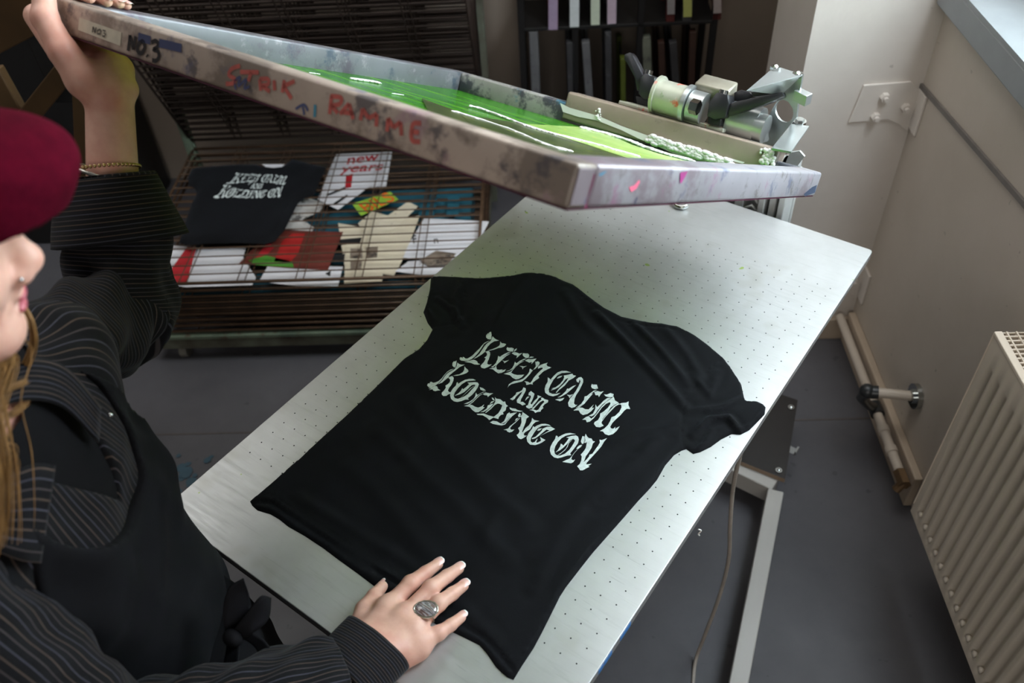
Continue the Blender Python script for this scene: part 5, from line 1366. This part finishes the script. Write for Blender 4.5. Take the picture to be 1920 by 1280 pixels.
# left hand grips the screen's near left corner from outside and below
LWR = at(205, 172, 1.155)
LEL = at(222, 590, 1.20)
def lf(i, j, k): return fp(-FWd + i, j, k)
L_F = dict(
    index=[lf(-.030, .020, -.012), lf(-.030, .022, .040), lf(.004, .030, .054), lf(.030, .036, .050)],
    middle=[lf(-.031, .042, -.014), lf(-.031, .043, .042), lf(.006, .052, .056), lf(.036, .057, .050)],
    ring=[lf(-.030, .064, -.012), lf(-.031, .064, .040), lf(.004, .072, .054), lf(.032, .078, .050)],
    little=[lf(-.027, .084, -.010), lf(-.028, .084, .034), lf(-.002, .092, .052), lf(.022, .096, .049)])
L_T = [at(158, 150, 1.130), at(118, 96, 1.112), at(84, 34, 1.108), at(82, -25, 1.110)]
def f_lhand(P):
    d = None
    for k, j in L_F.items():
        r = [x * .93 for x in R_R[k]]
        q = sd_cone(P, j[0], j[1], r[0], r[1]); q = smin(q, sd_cone(P, j[1], j[2], r[1], r[2]), .003); q = smin(q, sd_cone(P, j[2], j[3], r[2], r[3]), .003)
        d = q if d is None else smin(d, q, .003)
    heel = at(200, 135, 1.165)
    palm = None
    for k in L_F:
        q = sd_cone(P, heel - UP * .004, L_F[k][0] - UP * .012, .023, .0135); palm = q if palm is None else smin(palm, q, .014)
    palm = smin(palm, sd_cone(P, at(222, 130, 1.175), at(150, 78, 1.19), .019, .015), .014)
    d = smin(d, palm, .010)
    t = sd_cone(P, heel + UP * .0, L_T[0], .024, .0225); t = smin(t, sd_cone(P, L_T[0], L_T[1], .0225, .0185), .010); t = smin(t, sd_cone(P, L_T[1], L_T[2], .0180, .0160), .006); t = smin(t, sd_cone(P, L_T[2], L_T[3], .0160, .0135), .004)
    t = smin(t, sd_ell(P, L_T[2], (.0172,) * 3), .004)
    d = smin(d, t, .012)
    # edge of the hand behind the thumb (back of the index side)
    d = smin(d, sd_cone(P, at(140, 130, 1.16), at(68, 30, 1.160), .020, .016), .012)
    fa = LWR + nrm(LEL - LWR) * .20
    w = sd_cone(P, LWR, fa, .0300, .0355); w = smin(w, sd_ell(P, at(243, 168, 1.165), (.011,) * 3), .014)
    return smin(d, w, .018)
FS = -.042
def f_core(P):      # trunk, arms and legs, mostly covered by clothes
    z = NK[2] - TH
    d = sd_ell(P, bp(0, FS + .01, z - .14), (.155, .100, .17), (RT, FW, UP))
    d = smin(d, sd_ell(P, bp(0, FS, z - .33), (.130, .095, .16), (RT, FW, UP)), .08)
    d = smin(d, sd_ell(P, bp(0, FS, z - .52), (.165, .110, .14), (RT, FW, UP)), .08)
    for s in (-1, 1):
        d = smin(d, sd_ell(P, bp(s * .07, .08 + FS, z - .19), (.058, .050, .058), (RT, FW, UP)), .05)
        d = smin(d, sd_cone(P, bp(s * .085, .0, z - .56), bp(s * .085, .01, z - .90), .085, .058), .05)
        d = smin(d, sd_cone(P, bp(s * .085, .01, z - .90), bp(s * .09, -.02, -TH + .07), .055, .036), .03)
        d = smin(d, sd_cone(P, bp(s * .09, -.03, -TH + .035), bp(s * .09, .12, -TH + .03), .032, .026), .03)
    d = smin(d, sd_cone(P, NK, NK - UP * .08, .055, .08), .06)
    d = smin(d, sd_cone(P, RSH, REL, .048, .038), .04); d = smin(d, sd_cone(P, LSH, LEL, .048, .038), .04)
    d = smin(d, sd_cone(P, REL, RWR + nrm(REL - RWR) * .03, .037, .026), .02)
    d = smin(d, sd_cone(P, LEL, LWR + nrm(LEL - LWR) * .03, .037, .029), .02)
    return d
def bb(pts, m): pts = np.array(pts); return pts.min(0) - m, pts.max(0) + m
parts = []
lo, hi = bb([HC, hp(0, .10, -.1), NK], .0); v, f = nets(f_head, HC - .16, HC + .16, .0026); 
keep = None; parts.append((relax(v, f, 1), f))
pts = [p for j in R_F.values() for p in j] + R_T + [RWR + nrm(REL - RWR) * .13]
lo, hi = bb(pts, .05); v, f = nets(f_rhand, lo, hi, .00165); parts.append((relax(v, f, 2), f))
pts = [p for j in L_F.values() for p in j] + L_T + [LWR + nrm(LEL - LWR) * .20]
lo, hi = bb(pts, .05); v, f = nets(f_lhand, lo, hi, .0021); parts.append((relax(v, f, 2), f))
pts = [NK, RSH, LSH, REL, LEL, RWR, LWR, bp(.1, .15, -TH + .03), bp(-.1, -.05, -TH + .03), bp(0, .15, -.2), bp(0, -.15, -.2)]
lo, hi = bb(pts, .07); v, f = nets(f_core, lo, hi, .011); parts.append((relax(v, f, 1), f))
BODY = link('body', mesh_from('body', parts), M_SKIN, person, smooth=True, recalc=False)

# lips (own colour), nose stud
M_LIP = plain('lips', hexc('b8606a'), .4, var=.08, scale=60)
def f_lips(P):
    d = smin(sd_ell(P, hp(0, .0893, -.0600), (.0165, .0070, .0050), HAX), sd_cone(P, hp(-.018, .0782, -.0640), hp(.018, .0782, -.0640), .004, .004), .005)
    d = smin(d, sd_ell(P, hp(0, .0868, -.0720), (.0150, .0075, .0060), HAX), .002)
    return smax(d, -sd_ell(P, hp(0, .0960, -.0657), (.022, .0085, .0011), HAX), .0015)
v, f = nets(f_lips, hp(0, .085, -.066) - .03, hp(0, .085, -.066) + .03, .0012)
link('lips', mesh_from('lips', [(relax(v, f, 2), f)]), M_LIP, BODY, smooth=True, recalc=False)
bm = bmesh.new(); ball(bm, hp(.0205, .0930, -.0385), .0022, 12); link('nose_stud', bm, M_CHROME, person, smooth=True)

# ---- fingernails with pale tips
M_NAIL = plain('fingernail', hexc('e2b3aa'), .25, var=.03); M_TIP = plain('nail_tip', hexc('e9ece6'), .3, var=.02)
def nail(j1, j2, r, up, wd=.0068, ln=.0078):
    d = nrm(j2 - j1); u = nrm(up - d * (up @ d)); s = np.cross(d, u)
    bm = bmesh.new(); N = 8; M = 9; g = []
    for a in range(M):
        x = -1 + 2 * a / (M - 1) * 1.0; row = []
        for b in range(N + 1):
            y = -1 + 2 * b / N
            wscale = math.sqrt(max(0, 1 - max(0, x - .35) ** 2 / .55)) if x > .35 else (math.sqrt(max(0, 1 - max(0, -x - .5) ** 2 / .6)))
            yy = y * wscale
            c = j2 + d * (x * ln + .0022) + s * (yy * wd) + u * (r * (1.02 - .34 * yy * yy) - .0011 * max(0, x) - .0004)
            row.append(bm.verts.new(c))
        g.append(row)
    for a in range(M - 1):
        for b in range(N): 
            f = bm.faces.new((g[a][b], g[a][b + 1], g[a + 1][b + 1], g[a + 1][b])); f.material_index = 1 if a >= M - 2 else 0
    return link('fingernail', bm, [M_NAIL, M_TIP], BODY, smooth=True)
for k in R_F: nail(R_F[k][2], R_F[k][3], R_R[k][3], UP + RT * 0, wd=.0070 if k != 'little' else .0060)
nail(R_T[2], R_T[3], .0082, nrm(np.array([-.7, .2, .7])), wd=.0062)
for k in L_F: nail(L_F[k][2], L_F[k][3], R_R[k][3] * .93, FN, wd=.0056)

# ---- ring
M_SILV = plain('old_silver', hexc('b9b6ac'), .28, .95, var=.15, scale=90)
def stone():
    t = NT('banded_agate'); x = t.noise(2.0, 2, .5, t.mapping((25, 150, 25), (0, 0, .9)))
    c = t.ramp(x, [(.30, hexc('4a3a38')), (.45, hexc('7a6560')), (.52, hexc('a9a7ac')), (.60, hexc('5f5654')), (.75, hexc('8f959e'))])
    t.set(c, .06, 0, .8); t.b.inputs['Coat Weight'].default_value = .8; return t.m
rj = R_F['ring']; rd = nrm(rj[1] - rj[0]); rc = rj[0] * .45 + rj[1] * .55
ru = nrm(UP - rd * (UP @ rd)); rs = np.cross(rd, ru)
ring = link('ring', (lambda b: (tube(b, [rc + (rs * math.cos(a) + ru * math.sin(a)) * .0128 for a in np.linspace(0, 2 * math.pi, 33)[:-1]], .0014, 8, closed=True), b)[1])(bmesh.new()), M_SILV, person, smooth=True)
sc_ = rc + ru * .0142 
ox, oy = nrm(rd * .55 + rs * .85), None
oy = np.cross(ru, ox)
bm = bmesh.new(); tube(bm, [sc_ + ox * .0165 * math.cos(a) + oy * .0122 * math.sin(a) * (1 + .12 * math.cos(a)) + ru * .0012 for a in np.linspace(0, 2 * math.pi, 41)[:-1]], [.0011 + .0006 * (i % 3 == 0) for i in range(40)], 7, closed=True)
ball(bm, sc_ - ru * .0012, (.0165, .0122, .0016), 20, (ox, oy, ru))
link('ring_setting', bm, M_SILV, ring, smooth=True)
bm = bmesh.new(); ball(bm, sc_ + ru * .0008, (.0156, .0115, .0046), 28, (ox, oy, ru)); link('ring_stone', bm, stone(), ring, smooth=True)

# ---- lofted sleeves: rings along a path, pinstripes follow the length (v) or go round
def loft(name, path, rad, mat, nseg=64, fold=None, parent=person, ups=None, v_round=True, stripe=260, thick=.0022, mode='around'):
    """path: centre points; rad: (ra, rb) half axes; fold(u, v) -> radial offset"""
    P = [np.array(p, float) for p in path]; m = len(P)
    T = [nrm(P[min(i + 1, m - 1)] - P[max(i - 1, 0)]) for i in range(m)]
    cum = [0.0]
    for i in range(1, m): cum.append(cum[-1] + np.linalg.norm(P[i] - P[i - 1]))
    bm = bmesh.new(); uvl = bm.loops.layers.uv.new('UVMap'); rows = []; U = None
    for i in range(m):
        u0 = ups[i] if ups is not None else UP
        s = nrm(np.cross(T[i], u0)); u = np.cross(s, T[i])
        row = []
        for k in range(nseg):
            a = 2 * math.pi * k / nseg; o = fold(k / nseg, cum[i], i / (m - 1)) if fold else 0
            c, sn = math.cos(a), math.sin(a)
            q = s * (rad[i][0] * c) + u * (rad[i][1] * sn); q = q + nrm(q) * o
            row.append(bm.verts.new(P[i] + q))
        rows.append(row)
    for i in range(m - 1):
        for k in range(nseg):
            k2 = (k + 1) % nseg; f = bm.faces.new((rows[i][k], rows[i][k2], rows[i + 1][k2], rows[i + 1][k])); f.smooth = True
            for lp, (ui, vi) in zip(f.loops, ((k, i), (k + 1, i), (k + 1, i + 1), (k, i + 1))):
                vv = cum[vi] * stripe if mode == 'around' else (ui / nseg) * stripe
                lp[uvl].uv = (ui / nseg, vv)
    bmesh.ops.recalc_face_normals(bm, faces=bm.faces)
    o = link(name, bm, mat, parent, smooth=True, recalc=False)
    md = o.modifiers.new('thickness', 'SOLIDIFY'); md.thickness = thick; md.offset = 0
    return o
def dense(path, rad, n):
    P = catmull(path, n); R_ = catmull([np.array([*r, 0.0]) for r in rad], n); return P, [(r[0], r[1]) for r in R_]

# right sleeve: shoulder -> elbow -> cuff resting on the platen
cd = nrm(z7(790, 930, .03) - z7(600, 1330, .05))            # along the forearm towards the hand
cdir = nrm(RWR - REL)
c_edge = (z7(525, 770, .030) + z7(1030, 1140, .030)) / 2 + UP * .008
cside = nrm(z7(1035, 1150, .03) - z7(515, 760, .03)); 
cfw = nrm(np.cross(UP, cside)); 
if cfw @ cdir < 0: cfw = -cfw
cfw = nrm(cfw + UP * -.10)
hw = np.linalg.norm(z7(1035, 1150, .03) - z7(515, 760, .03)) / 2
cuffP = [c_edge - cfw * .068, c_edge - cfw * .045, c_edge - cfw * .02, c_edge]
cuffR = [(hw * .90, .031), (hw * .94, .031), (hw * .98, .030), (hw, .0285)]
P_, R_ = dense(cuffP, cuffR, 6)
rc1 = np.random.RandomState(3)
def fo_cuff(u, v, t): return .0009 * math.sin(2 * math.pi * u * 3 + 1) + .0007 * math.sin(2 * math.pi * u * 7 + v * 60)
CUFF = loft('cuff', P_, R_, M_STR, 72, fo_cuff, stripe=265, thick=.003)
cs_ = c_edge - cfw * .066
elb = REL
P_, R_ = dense([RSH + (RSH - REL) * .05, RSH * .6 + REL * .4, REL * .85 + RSH * .15, REL, REL * .72 + cs_ * .28, REL * .35 + cs_ * .65, REL * .1 + cs_ * .9, cs_], [(.078, .080), (.072, .072), (.064, .062), (.060, .060), (.060, .056), (.060, .050), (.058, .046), (hw * .93, .038)], 9)
def fo_sl(u, v, t):
    return .004 * math.sin(v * 95 + 5 * math.sin(2 * math.pi * u + 1)) * (.4 + .6 * math.exp(-((t - .5) / .22) ** 2)) + .0028 * math.sin(2 * math.pi * u * 4 + v * 28) + .0016 * math.sin(2 * math.pi * u * 9 - v * 60)
loft('sleeve', P_, R_, M_STR, 96, fo_sl, stripe=58, mode='along', thick=.0025)
# left sleeve with a rolled-back cuff at mid forearm
axl = nrm(LWR - LEL)
ct = at(238, 372, 1.18)
c0 = at(205, 335, 1.172); c1 = at(228, 452, 1.19)
P_, R_ = dense([c0 - (c1 - c0) * .02, c0 * .7 + c1 * .3, c0 * .3 + c1 * .7, c1], [(.058, .050), (.068, .058), (.079, .066), (.086, .070)], 8)
upl = nrm(CW - c0)
def fo_c2(u, v, t): return .0025 * math.sin(2 * math.pi * u * 2 + .5) + .0016 * math.sin(2 * math.pi * u * 5 + v * 40)
CUFL = loft('rolled_cuff', P_, R_, M_STR, 84, fo_c2, stripe=165, thick=.004, ups=[upl] * len(P_))
# lining that turns in at the cuff's mouth
P_, R_ = dense([c0 - (c1 - c0) * .02, c0 - (c1 - c0) * .05, c0 + (c1 - c0) * .10, c0 + (c1 - c0) * .30], [(.058, .050), (.054, .046), (.048, .041), (.046, .040)], 5)
loft('cuff_lining', P_, R_, M_STR, 72, fo_c2, stripe=40, mode='along', thick=.002, ups=[upl] * len(P_))
P_, R_ = dense([c1 - (c1 - c0) * .25, c1 + (LEL - c1) * .3, LEL, LEL * .8 + LSH * .2, LEL * .45 + LSH * .55, LSH * .85 + LEL * .15, LSH + (LSH - LEL) * .05], [(.066, .060), (.068, .062), (.074, .068), (.072, .064), (.066, .060), (.060, .056), (.058, .054)], 10)
def fo_s2(u, v, t):
    return .007 * math.sin(v * 70 + 6 * math.sin(2 * math.pi * u + 2.2)) * (.35 + .65 * math.exp(-((t - .38) / .2) ** 2)) + .0035 * math.sin(2 * math.pi * u * 3 + v * 34) + .0018 * math.sin(2 * math.pi * u * 8 - v * 50)
loft('sleeve', P_, R_, M_STR, 104, fo_s2, stripe=175, thick=.0025, ups=[upl] * len(P_))

# ---- shirt body, collar, vest and apron as shells around the trunk
zN = NK[2] - TH
def loc(P): Q = P - np.array([NK[0], NK[1], TH], np.float32); return Q @ RT, Q @ FW, Q[:, 2]
def f_trunk(P):
    d = sd_ell(P, bp(0, FS + .015, zN - .15), (.172, .112, .19), (RT, FW, UP))
    d = smin(d, sd_ell(P, bp(0, .010 + FS, zN - .36), (.155, .112, .17), (RT, FW, UP)), .09)
    d = smin(d, sd_ell(P, bp(0, FS, zN - .53), (.180, .122, .15), (RT, FW, UP)), .09)
    for s in (-1, 1): d = smin(d, sd_ell(P, bp(s * .068, .084 + FS, zN - .20), (.060, .054, .066), (RT, FW, UP)), .06)
    d = smin(d, sd_cone(P, NK - UP * .03, NK - UP * .10, .058, .09), .06)
    d = smin(d, sd_cone(P, LSH - UP * .01, RSH - UP * .01, .062, .062), .07)
    return d
def wr(P, a=.0022):
    r, f, z = loc(P)
    return a * (np.sin(r * 55 + z * 18 + 2 * np.sin(z * 25)) + .7 * np.sin(z * 48 + r * 22) + .5 * np.sin(r * 110 - z * 30))
def neck_v(P, w, dep):           # open neck: wedge in front of the throat
    r, f, z = loc(P)
    return np.maximum(np.abs(r) - w * np.clip((z - (zN - dep)) / dep, 0, 2), -(z - (zN - dep)) * .5) + np.where(f < .0, .5, 0)
def f_shirt(P):
    r, f, z = loc(P); d = f_trunk(P) - .008 + wr(P)
    sh = d
    sh = smax(sh, -neck_v(P, .060, .135), .004)
    sh = np.maximum(sh, np.linalg.norm(P - NK.astype(np.float32), axis=1) * -1 + .068)
    return np.maximum(sh, -(z - (zN - .62)))
lo, hi = bb([bp(.25, .2, zN + .02), bp(-.25, -.2, zN + .02), bp(.25, -.2, zN - .66), bp(-.25, .2, zN - .66)], .0)
v, f = nets(f_shirt, lo, hi, .0040)
me = mesh_from('shirt', [(relax(v, f, 1), f)])
co = np.empty(len(me.vertices) * 3, np.float32); me.vertices.foreach_get('co', co); co = co.reshape(-1, 3)
r, f_, z = loc(co)
a_ = me.attributes.new('stripe', 'FLOAT', 'POINT')
ang = np.arctan2(f_, r)
a_.data.foreach_set('value', (np.sign(r) * 0 + ang * .13 * 130 + .4 * np.sin(z * 20)).astype(np.float32))
link('shirt', me, M_STRA, person, smooth=True, recalc=False)
# black vest filling the open neck
def f_vest(P):
    r, f, z = loc(P); d = f_trunk(P) - .003
    sc = .060 + 0 * z
    q = (r / .078) ** 2 + ((z - zN - .0) / .062) ** 2 - 1
    d = smin(d, sd_cone(P, NK - UP * .05, NK + UP * .05, .075, .064), .02)
    return np.maximum(np.maximum(d, -(z - (zN - .30))), (P - NK.astype(np.float32)) @ nrm(UP + FW * .35).astype(np.float32) - .045)
v, f = nets(f_vest, lo + [0, 0, .3], hi, .0048)
link('vest', mesh_from('vest', [(relax(v, f, 1), f)]), M_TSB, person, smooth=True, recalc=False)
# apron
def f_apron(P):
    r, f, z = loc(P); zz = z - zN
    d = f_trunk(P) - .0150 + wr(P, .0030)
    belly = sd_ell(P, bp(.0, .105 + FS, zN - .46), (.120, .045, .22), (RT, FW, UP)); d = smin(d, belly - .004, .08)
    sh = np.maximum(d, -(f_trunk(P) + .012))
    # scooped neckline between the straps, armholes, open back
    neckc = np.where(f > 0, np.minimum(.150 + zz + 0 * r, 9), 9)
    scoop = ((r / .098) ** 2 + ((zz + .03) / .130) ** 2 - 1) * .07
    arm = .175 + np.clip(-(zz + .24), -.3, .0) * .35 - np.abs(r)
    half = f + .02
    body = np.maximum(np.maximum(-scoop, -(arm)), -half)
    m = np.maximum(sh, body)
    m = np.maximum(m, -(z + .42 + .0 * r)); m = np.maximum(m, zz + .035 - 9)
    return m
lo2, hi2 = bb([bp(.26, .26, zN + .03), bp(-.26, -.1, zN + .03), bp(.26, -.1, -.44), bp(-.26, .26, -.44)], .0)
v, f = nets(f_apron, lo2, hi2, .0040)
AP = link('apron', mesh_from('apron', [(relax(v, f, 1), f)]), M_APR, person, smooth=True, recalc=False)
def f_skirt(P):
    d = sd_cone(P, bp(.0, .030, .03), bp(.05, .095, -.52), .128, .172) + wr(P, .004)
    r, f, z = loc(P); return np.maximum(np.maximum(d, -(z + .50)), z - .02)
c = bp(.01, .04, -.22); v, f = nets(f_skirt, c - [.22, .22, .30], c + [.22, .22, .27], .0065)
link('apron_skirt', mesh_from('apron_skirt', [(relax(v, f, 1), f)]), M_APR, person, smooth=True, recalc=False)
# trousers and shoes
def f_tr(P):
    d = sd_ell(P, bp(0, FS, zN - .54), (.178, .122, .13), (RT, FW, UP))
    for s in (-1, 1):
        d = smin(d, sd_cone(P, bp(s * .088, .0, zN - .60), bp(s * .09, .01, zN - .92), .098, .078), .04)
        d = smin(d, sd_cone(P, bp(s * .09, .01, zN - .92), bp(s * .095, -.02, -TH + .08), .078, .062), .03)
    return np.maximum(d, -(P[:, 2] - .045))
lo3, hi3 = bb([bp(.22, .16, zN - .40), bp(-.22, -.16, -TH + .03)], .06)
v, f = nets(f_tr, lo3, hi3, .010); link('trousers', mesh_from('trousers', [(relax(v, f, 1), f)]), plain('black_denim', hexc('17171c'), .9), person, smooth=True, recalc=False)
for s in (-1, 1):
    def f_sh(P): return np.maximum(smin(sd_cone(P, bp(s * .095, -.05, -TH + .045), bp(s * .10, .15, -TH + .035), .048, .038), sd_cone(P, bp(s * .095, -.03, -TH + .05), bp(s * .095, -.03, -TH + .10), .05, .05), .02), -(P[:, 2] - .002))
    c = bp(s * .095, .05, -TH + .05); v, f = nets(f_sh, c - .20, c + .20, .007)
    link('shoe', mesh_from('shoe', [(relax(v, f, 1), f)]), plain('shoe_black', hexc('101012'), .5), person, smooth=True, recalc=False)

# ---- strips of cloth: collar flaps, placket, apron strings
def strip(name, A, B, mat, parent=person, n=6, th=.002, stripe=None):
    """ruled surface between two point lists"""
    A = catmull(A, n); B = catmull(B, n); bm = bmesh.new(); uvl = bm.loops.layers.uv.new('UVMap'); K = 6
    g = [[bm.verts.new(a * (1 - k / K) + b * (k / K)) for k in range(K + 1)] for a, b in zip(A, B)]
    w = np.linalg.norm(A[0] - B[0])
    for i in range(len(g) - 1):
        for k in range(K):
            f = bm.faces.new((g[i][k], g[i][k + 1], g[i + 1][k + 1], g[i + 1][k]))
            for lp, (ii, kk) in zip(f.loops, ((i, k), (i, k + 1), (i + 1, k + 1), (i + 1, k))): lp[uvl].uv = (ii, kk / K * w * (stripe or 200))
    o = link(name, bm, mat, parent, smooth=True); md = o.modifiers.new('thickness', 'SOLIDIFY'); md.thickness = th; md.offset = 0
    return o
def surf(x, y, off, D0=.72, D1=1.15):
    """first point along the view ray where the trunk shell (plus off) is met"""
    Ds = np.linspace(D0, D1, 260); d0 = ray(x, y); P = (CW + d0[None] * Ds[:, None]).astype(np.float32); d = f_trunk(P) - off
    i = np.argmax(d < 0) if (d < 0).any() else int(np.argmin(d)); return P[i].astype(float)
# collar flaps (upper-left of the neck opening and lower-left)
def sf(*p, off=.016): return [surf(x, y, off) for x, y in p]
strip('collar', sf((0, 690), (60, 672), (125, 690), (190, 762), off=.026), sf((-20, 770), (50, 750), (120, 765), (185, 830), off=.018), M_STR, stripe=170)
strip('collar', sf((-40, 905), (20, 885), (70, 868), (104, 872), off=.026), sf((-40, 1020), (10, 1040), (45, 1052), (76, 1055), off=.018), M_STR, stripe=170)
# bow of the apron strings at the waist
def an(x, y, D): return at(x, y, D)
BD = 1.10
bow = empty('dummy', (0, 0, 0)) if False else None
strip('apron_bow_loop', [an(425, 1200, BD), an(418, 1150, BD - .01), an(428, 1105, BD - .02), an(455, 1085, BD - .02)], [an(448, 1200, BD), an(470, 1165, BD + .01), an(468, 1120, BD), an(457, 1086, BD - .02)], M_APR, th=.003)
strip('apron_bow_loop', [an(430, 1190, BD - .005), an(462, 1150, BD - .02), an(490, 1118, BD - .02), an(507, 1120, BD)], [an(440, 1210, BD - .005), an(475, 1185, BD - .01), an(502, 1160, BD), an(507, 1121, BD)], M_APR, th=.003)
strip('apron_string', [an(428, 1195, BD - .01), an(420, 1240, BD - .01), an(405, 1290, BD)], [an(450, 1198, BD - .01), an(446, 1240, BD - .01), an(436, 1292, BD)], M_APR, th=.003)
strip('apron_string', [an(445, 1190, BD - .005), an(480, 1215, BD), an(500, 1270, BD)], [an(455, 1178, BD - .005), an(500, 1205, BD), an(526, 1265, BD)], M_APR, th=.003)
bm = bmesh.new(); ball(bm, an(436, 1196, BD - .012), (.014, .011, .012), 14); link('apron_knot', bm, M_APR, person, smooth=True)
bm = bmesh.new(); ball(bm, surf(207, 778, .022), .003, 10); link('strap_rivet', bm, M_CHROME, person, smooth=True)

# ---- beret
def beret_mat():
    t = NT('beret_felt'); c = t.ramp(t.noise(60, 5, .7), [(.3, hexc('3c0212')), (.7, hexc('50051a'))])
    t.bump(t.noise(260, 4, .7), .6, .0012); t.set(c, .95, 0, .05)
    t.b.inputs['Sheen Weight'].default_value = .0; t.b.inputs['Sheen Tint'].default_value = (.8, .15, .25, 1); return t.m
BT = nrm(UP * .92 + HF * .06 - HR * .30)
BR2 = nrm(np.cross(HF, BT)); BF2 = np.cross(BT, BR2)
BC = at(-146, 350, .650) 
def f_beret(P):
    d = sd_ell(P, BC, (.110, .112, .056), (BR2, BF2, BT))
    d = smin(d, sd_ell(P, BC - BT * .03 - BF2 * .01, (.090, .094, .038), (BR2, BF2, BT)), .03)
    Q = P - BC.astype(np.float32); u = Q @ BF2.astype(np.float32); w = Q @ BR2.astype(np.float32); h = Q @ BT.astype(np.float32)
    d = d + .003 * np.sin(u * 30 + w * 18) * .6
    inner = sd_ell(P, BC - BT * .050, (.088, .090, .050), (BR2, BF2, BT))
    return smax(d, -inner, .006)
v, f = nets(f_beret, BC - .15, BC + .15, .0040)
link('beret', mesh_from('beret', [(relax(v, f, 2), f)]), beret_mat(), person, smooth=True, recalc=False)
# ---- blonde hair: strands falling beside the face and on the collar
M_HAIR = plain('blonde_hair', hexc('8f6b3e'), .4, var=.35, scale=50, spec=.5)
rh = random.Random(21); bm = bmesh.new()
def lock(pts, n, spread, r=.0007):
    for _ in range(n):
        o = np.array([rh.gauss(0, spread) for _ in range(3)]); o2 = o * rh.uniform(.3, 1.6) + np.array([rh.gauss(0, spread * .5) for _ in range(3)])
        m = len(pts); q = [np.array(p) + o * (1 - i / (m - 1)) + o2 * (i / (m - 1)) for i, p in enumerate(pts)]
        c = catmull(q, 5); tube(bm, c, [r * (1.0 - .7 * (i / (len(c) - 1)) ** 3) for i in range(len(c))], 4, cap=False)
lock([at(30, 560, .86), at(58, 605, .86), at(63, 640, .87), at(52, 676, .88), at(34, 705, .90)], 40, .0016)
lock([hp(.06, -.03, .0), at(-20, 640, .74), at(-30, 760, .745), at(-12, 860, .76), at(-8, 960, .78), at(-12, 1010, .79)], 130, .0065)
lock([hp(.06, -.02, -.02), at(-10, 690, .76), at(-8, 730, .76), at(20, 728, .77), at(50, 716, .78)], 26, .0016)
lock([hp(.06, -.02, -.02), at(-12, 720, .76), at(-14, 775, .76), at(18, 778, .77), at(48, 756, .78)], 26, .0016)
lock([hp(.06, -.03, -.02), at(-20, 740, .76), at(-5, 830, .77), at(18, 850, .78), at(12, 900, .79)], 30, .003)
link('hair', bm, M_HAIR, person, smooth=True, recalc=False)
# ---- bracelets at the left wrist
M_GOLD = plain('brass_beads', hexc('c2a878'), .25, .9)
bc = at(200, 316, 1.168); ba = nrm(LWR - LEL); b1 = nrm(np.cross(ba, upl)); b2 = np.cross(ba, b1)
bm = bmesh.new()
for k in range(46):
    a = 2 * math.pi * k / 46; ball(bm, bc + b1 * .0415 * math.cos(a) + b2 * .0385 * math.sin(a) + ba * .006 * math.cos(a + .6), .0026, 8)
link('bead_bracelet', bm, M_GOLD, person, smooth=True)
bm = bmesh.new(); tube(bm, [bc + b1 * .043 * math.cos(a) + b2 * .040 * math.sin(a) + ba * (.012 * math.cos(a - 2.6) - .008) for a in np.linspace(0, 2 * math.pi, 41)[:-1]], [.0022 + .0011 * (i % 2) for i in range(40)], 6, closed=True)
link('chain_bracelet', bm, M_SILV, person, smooth=True)
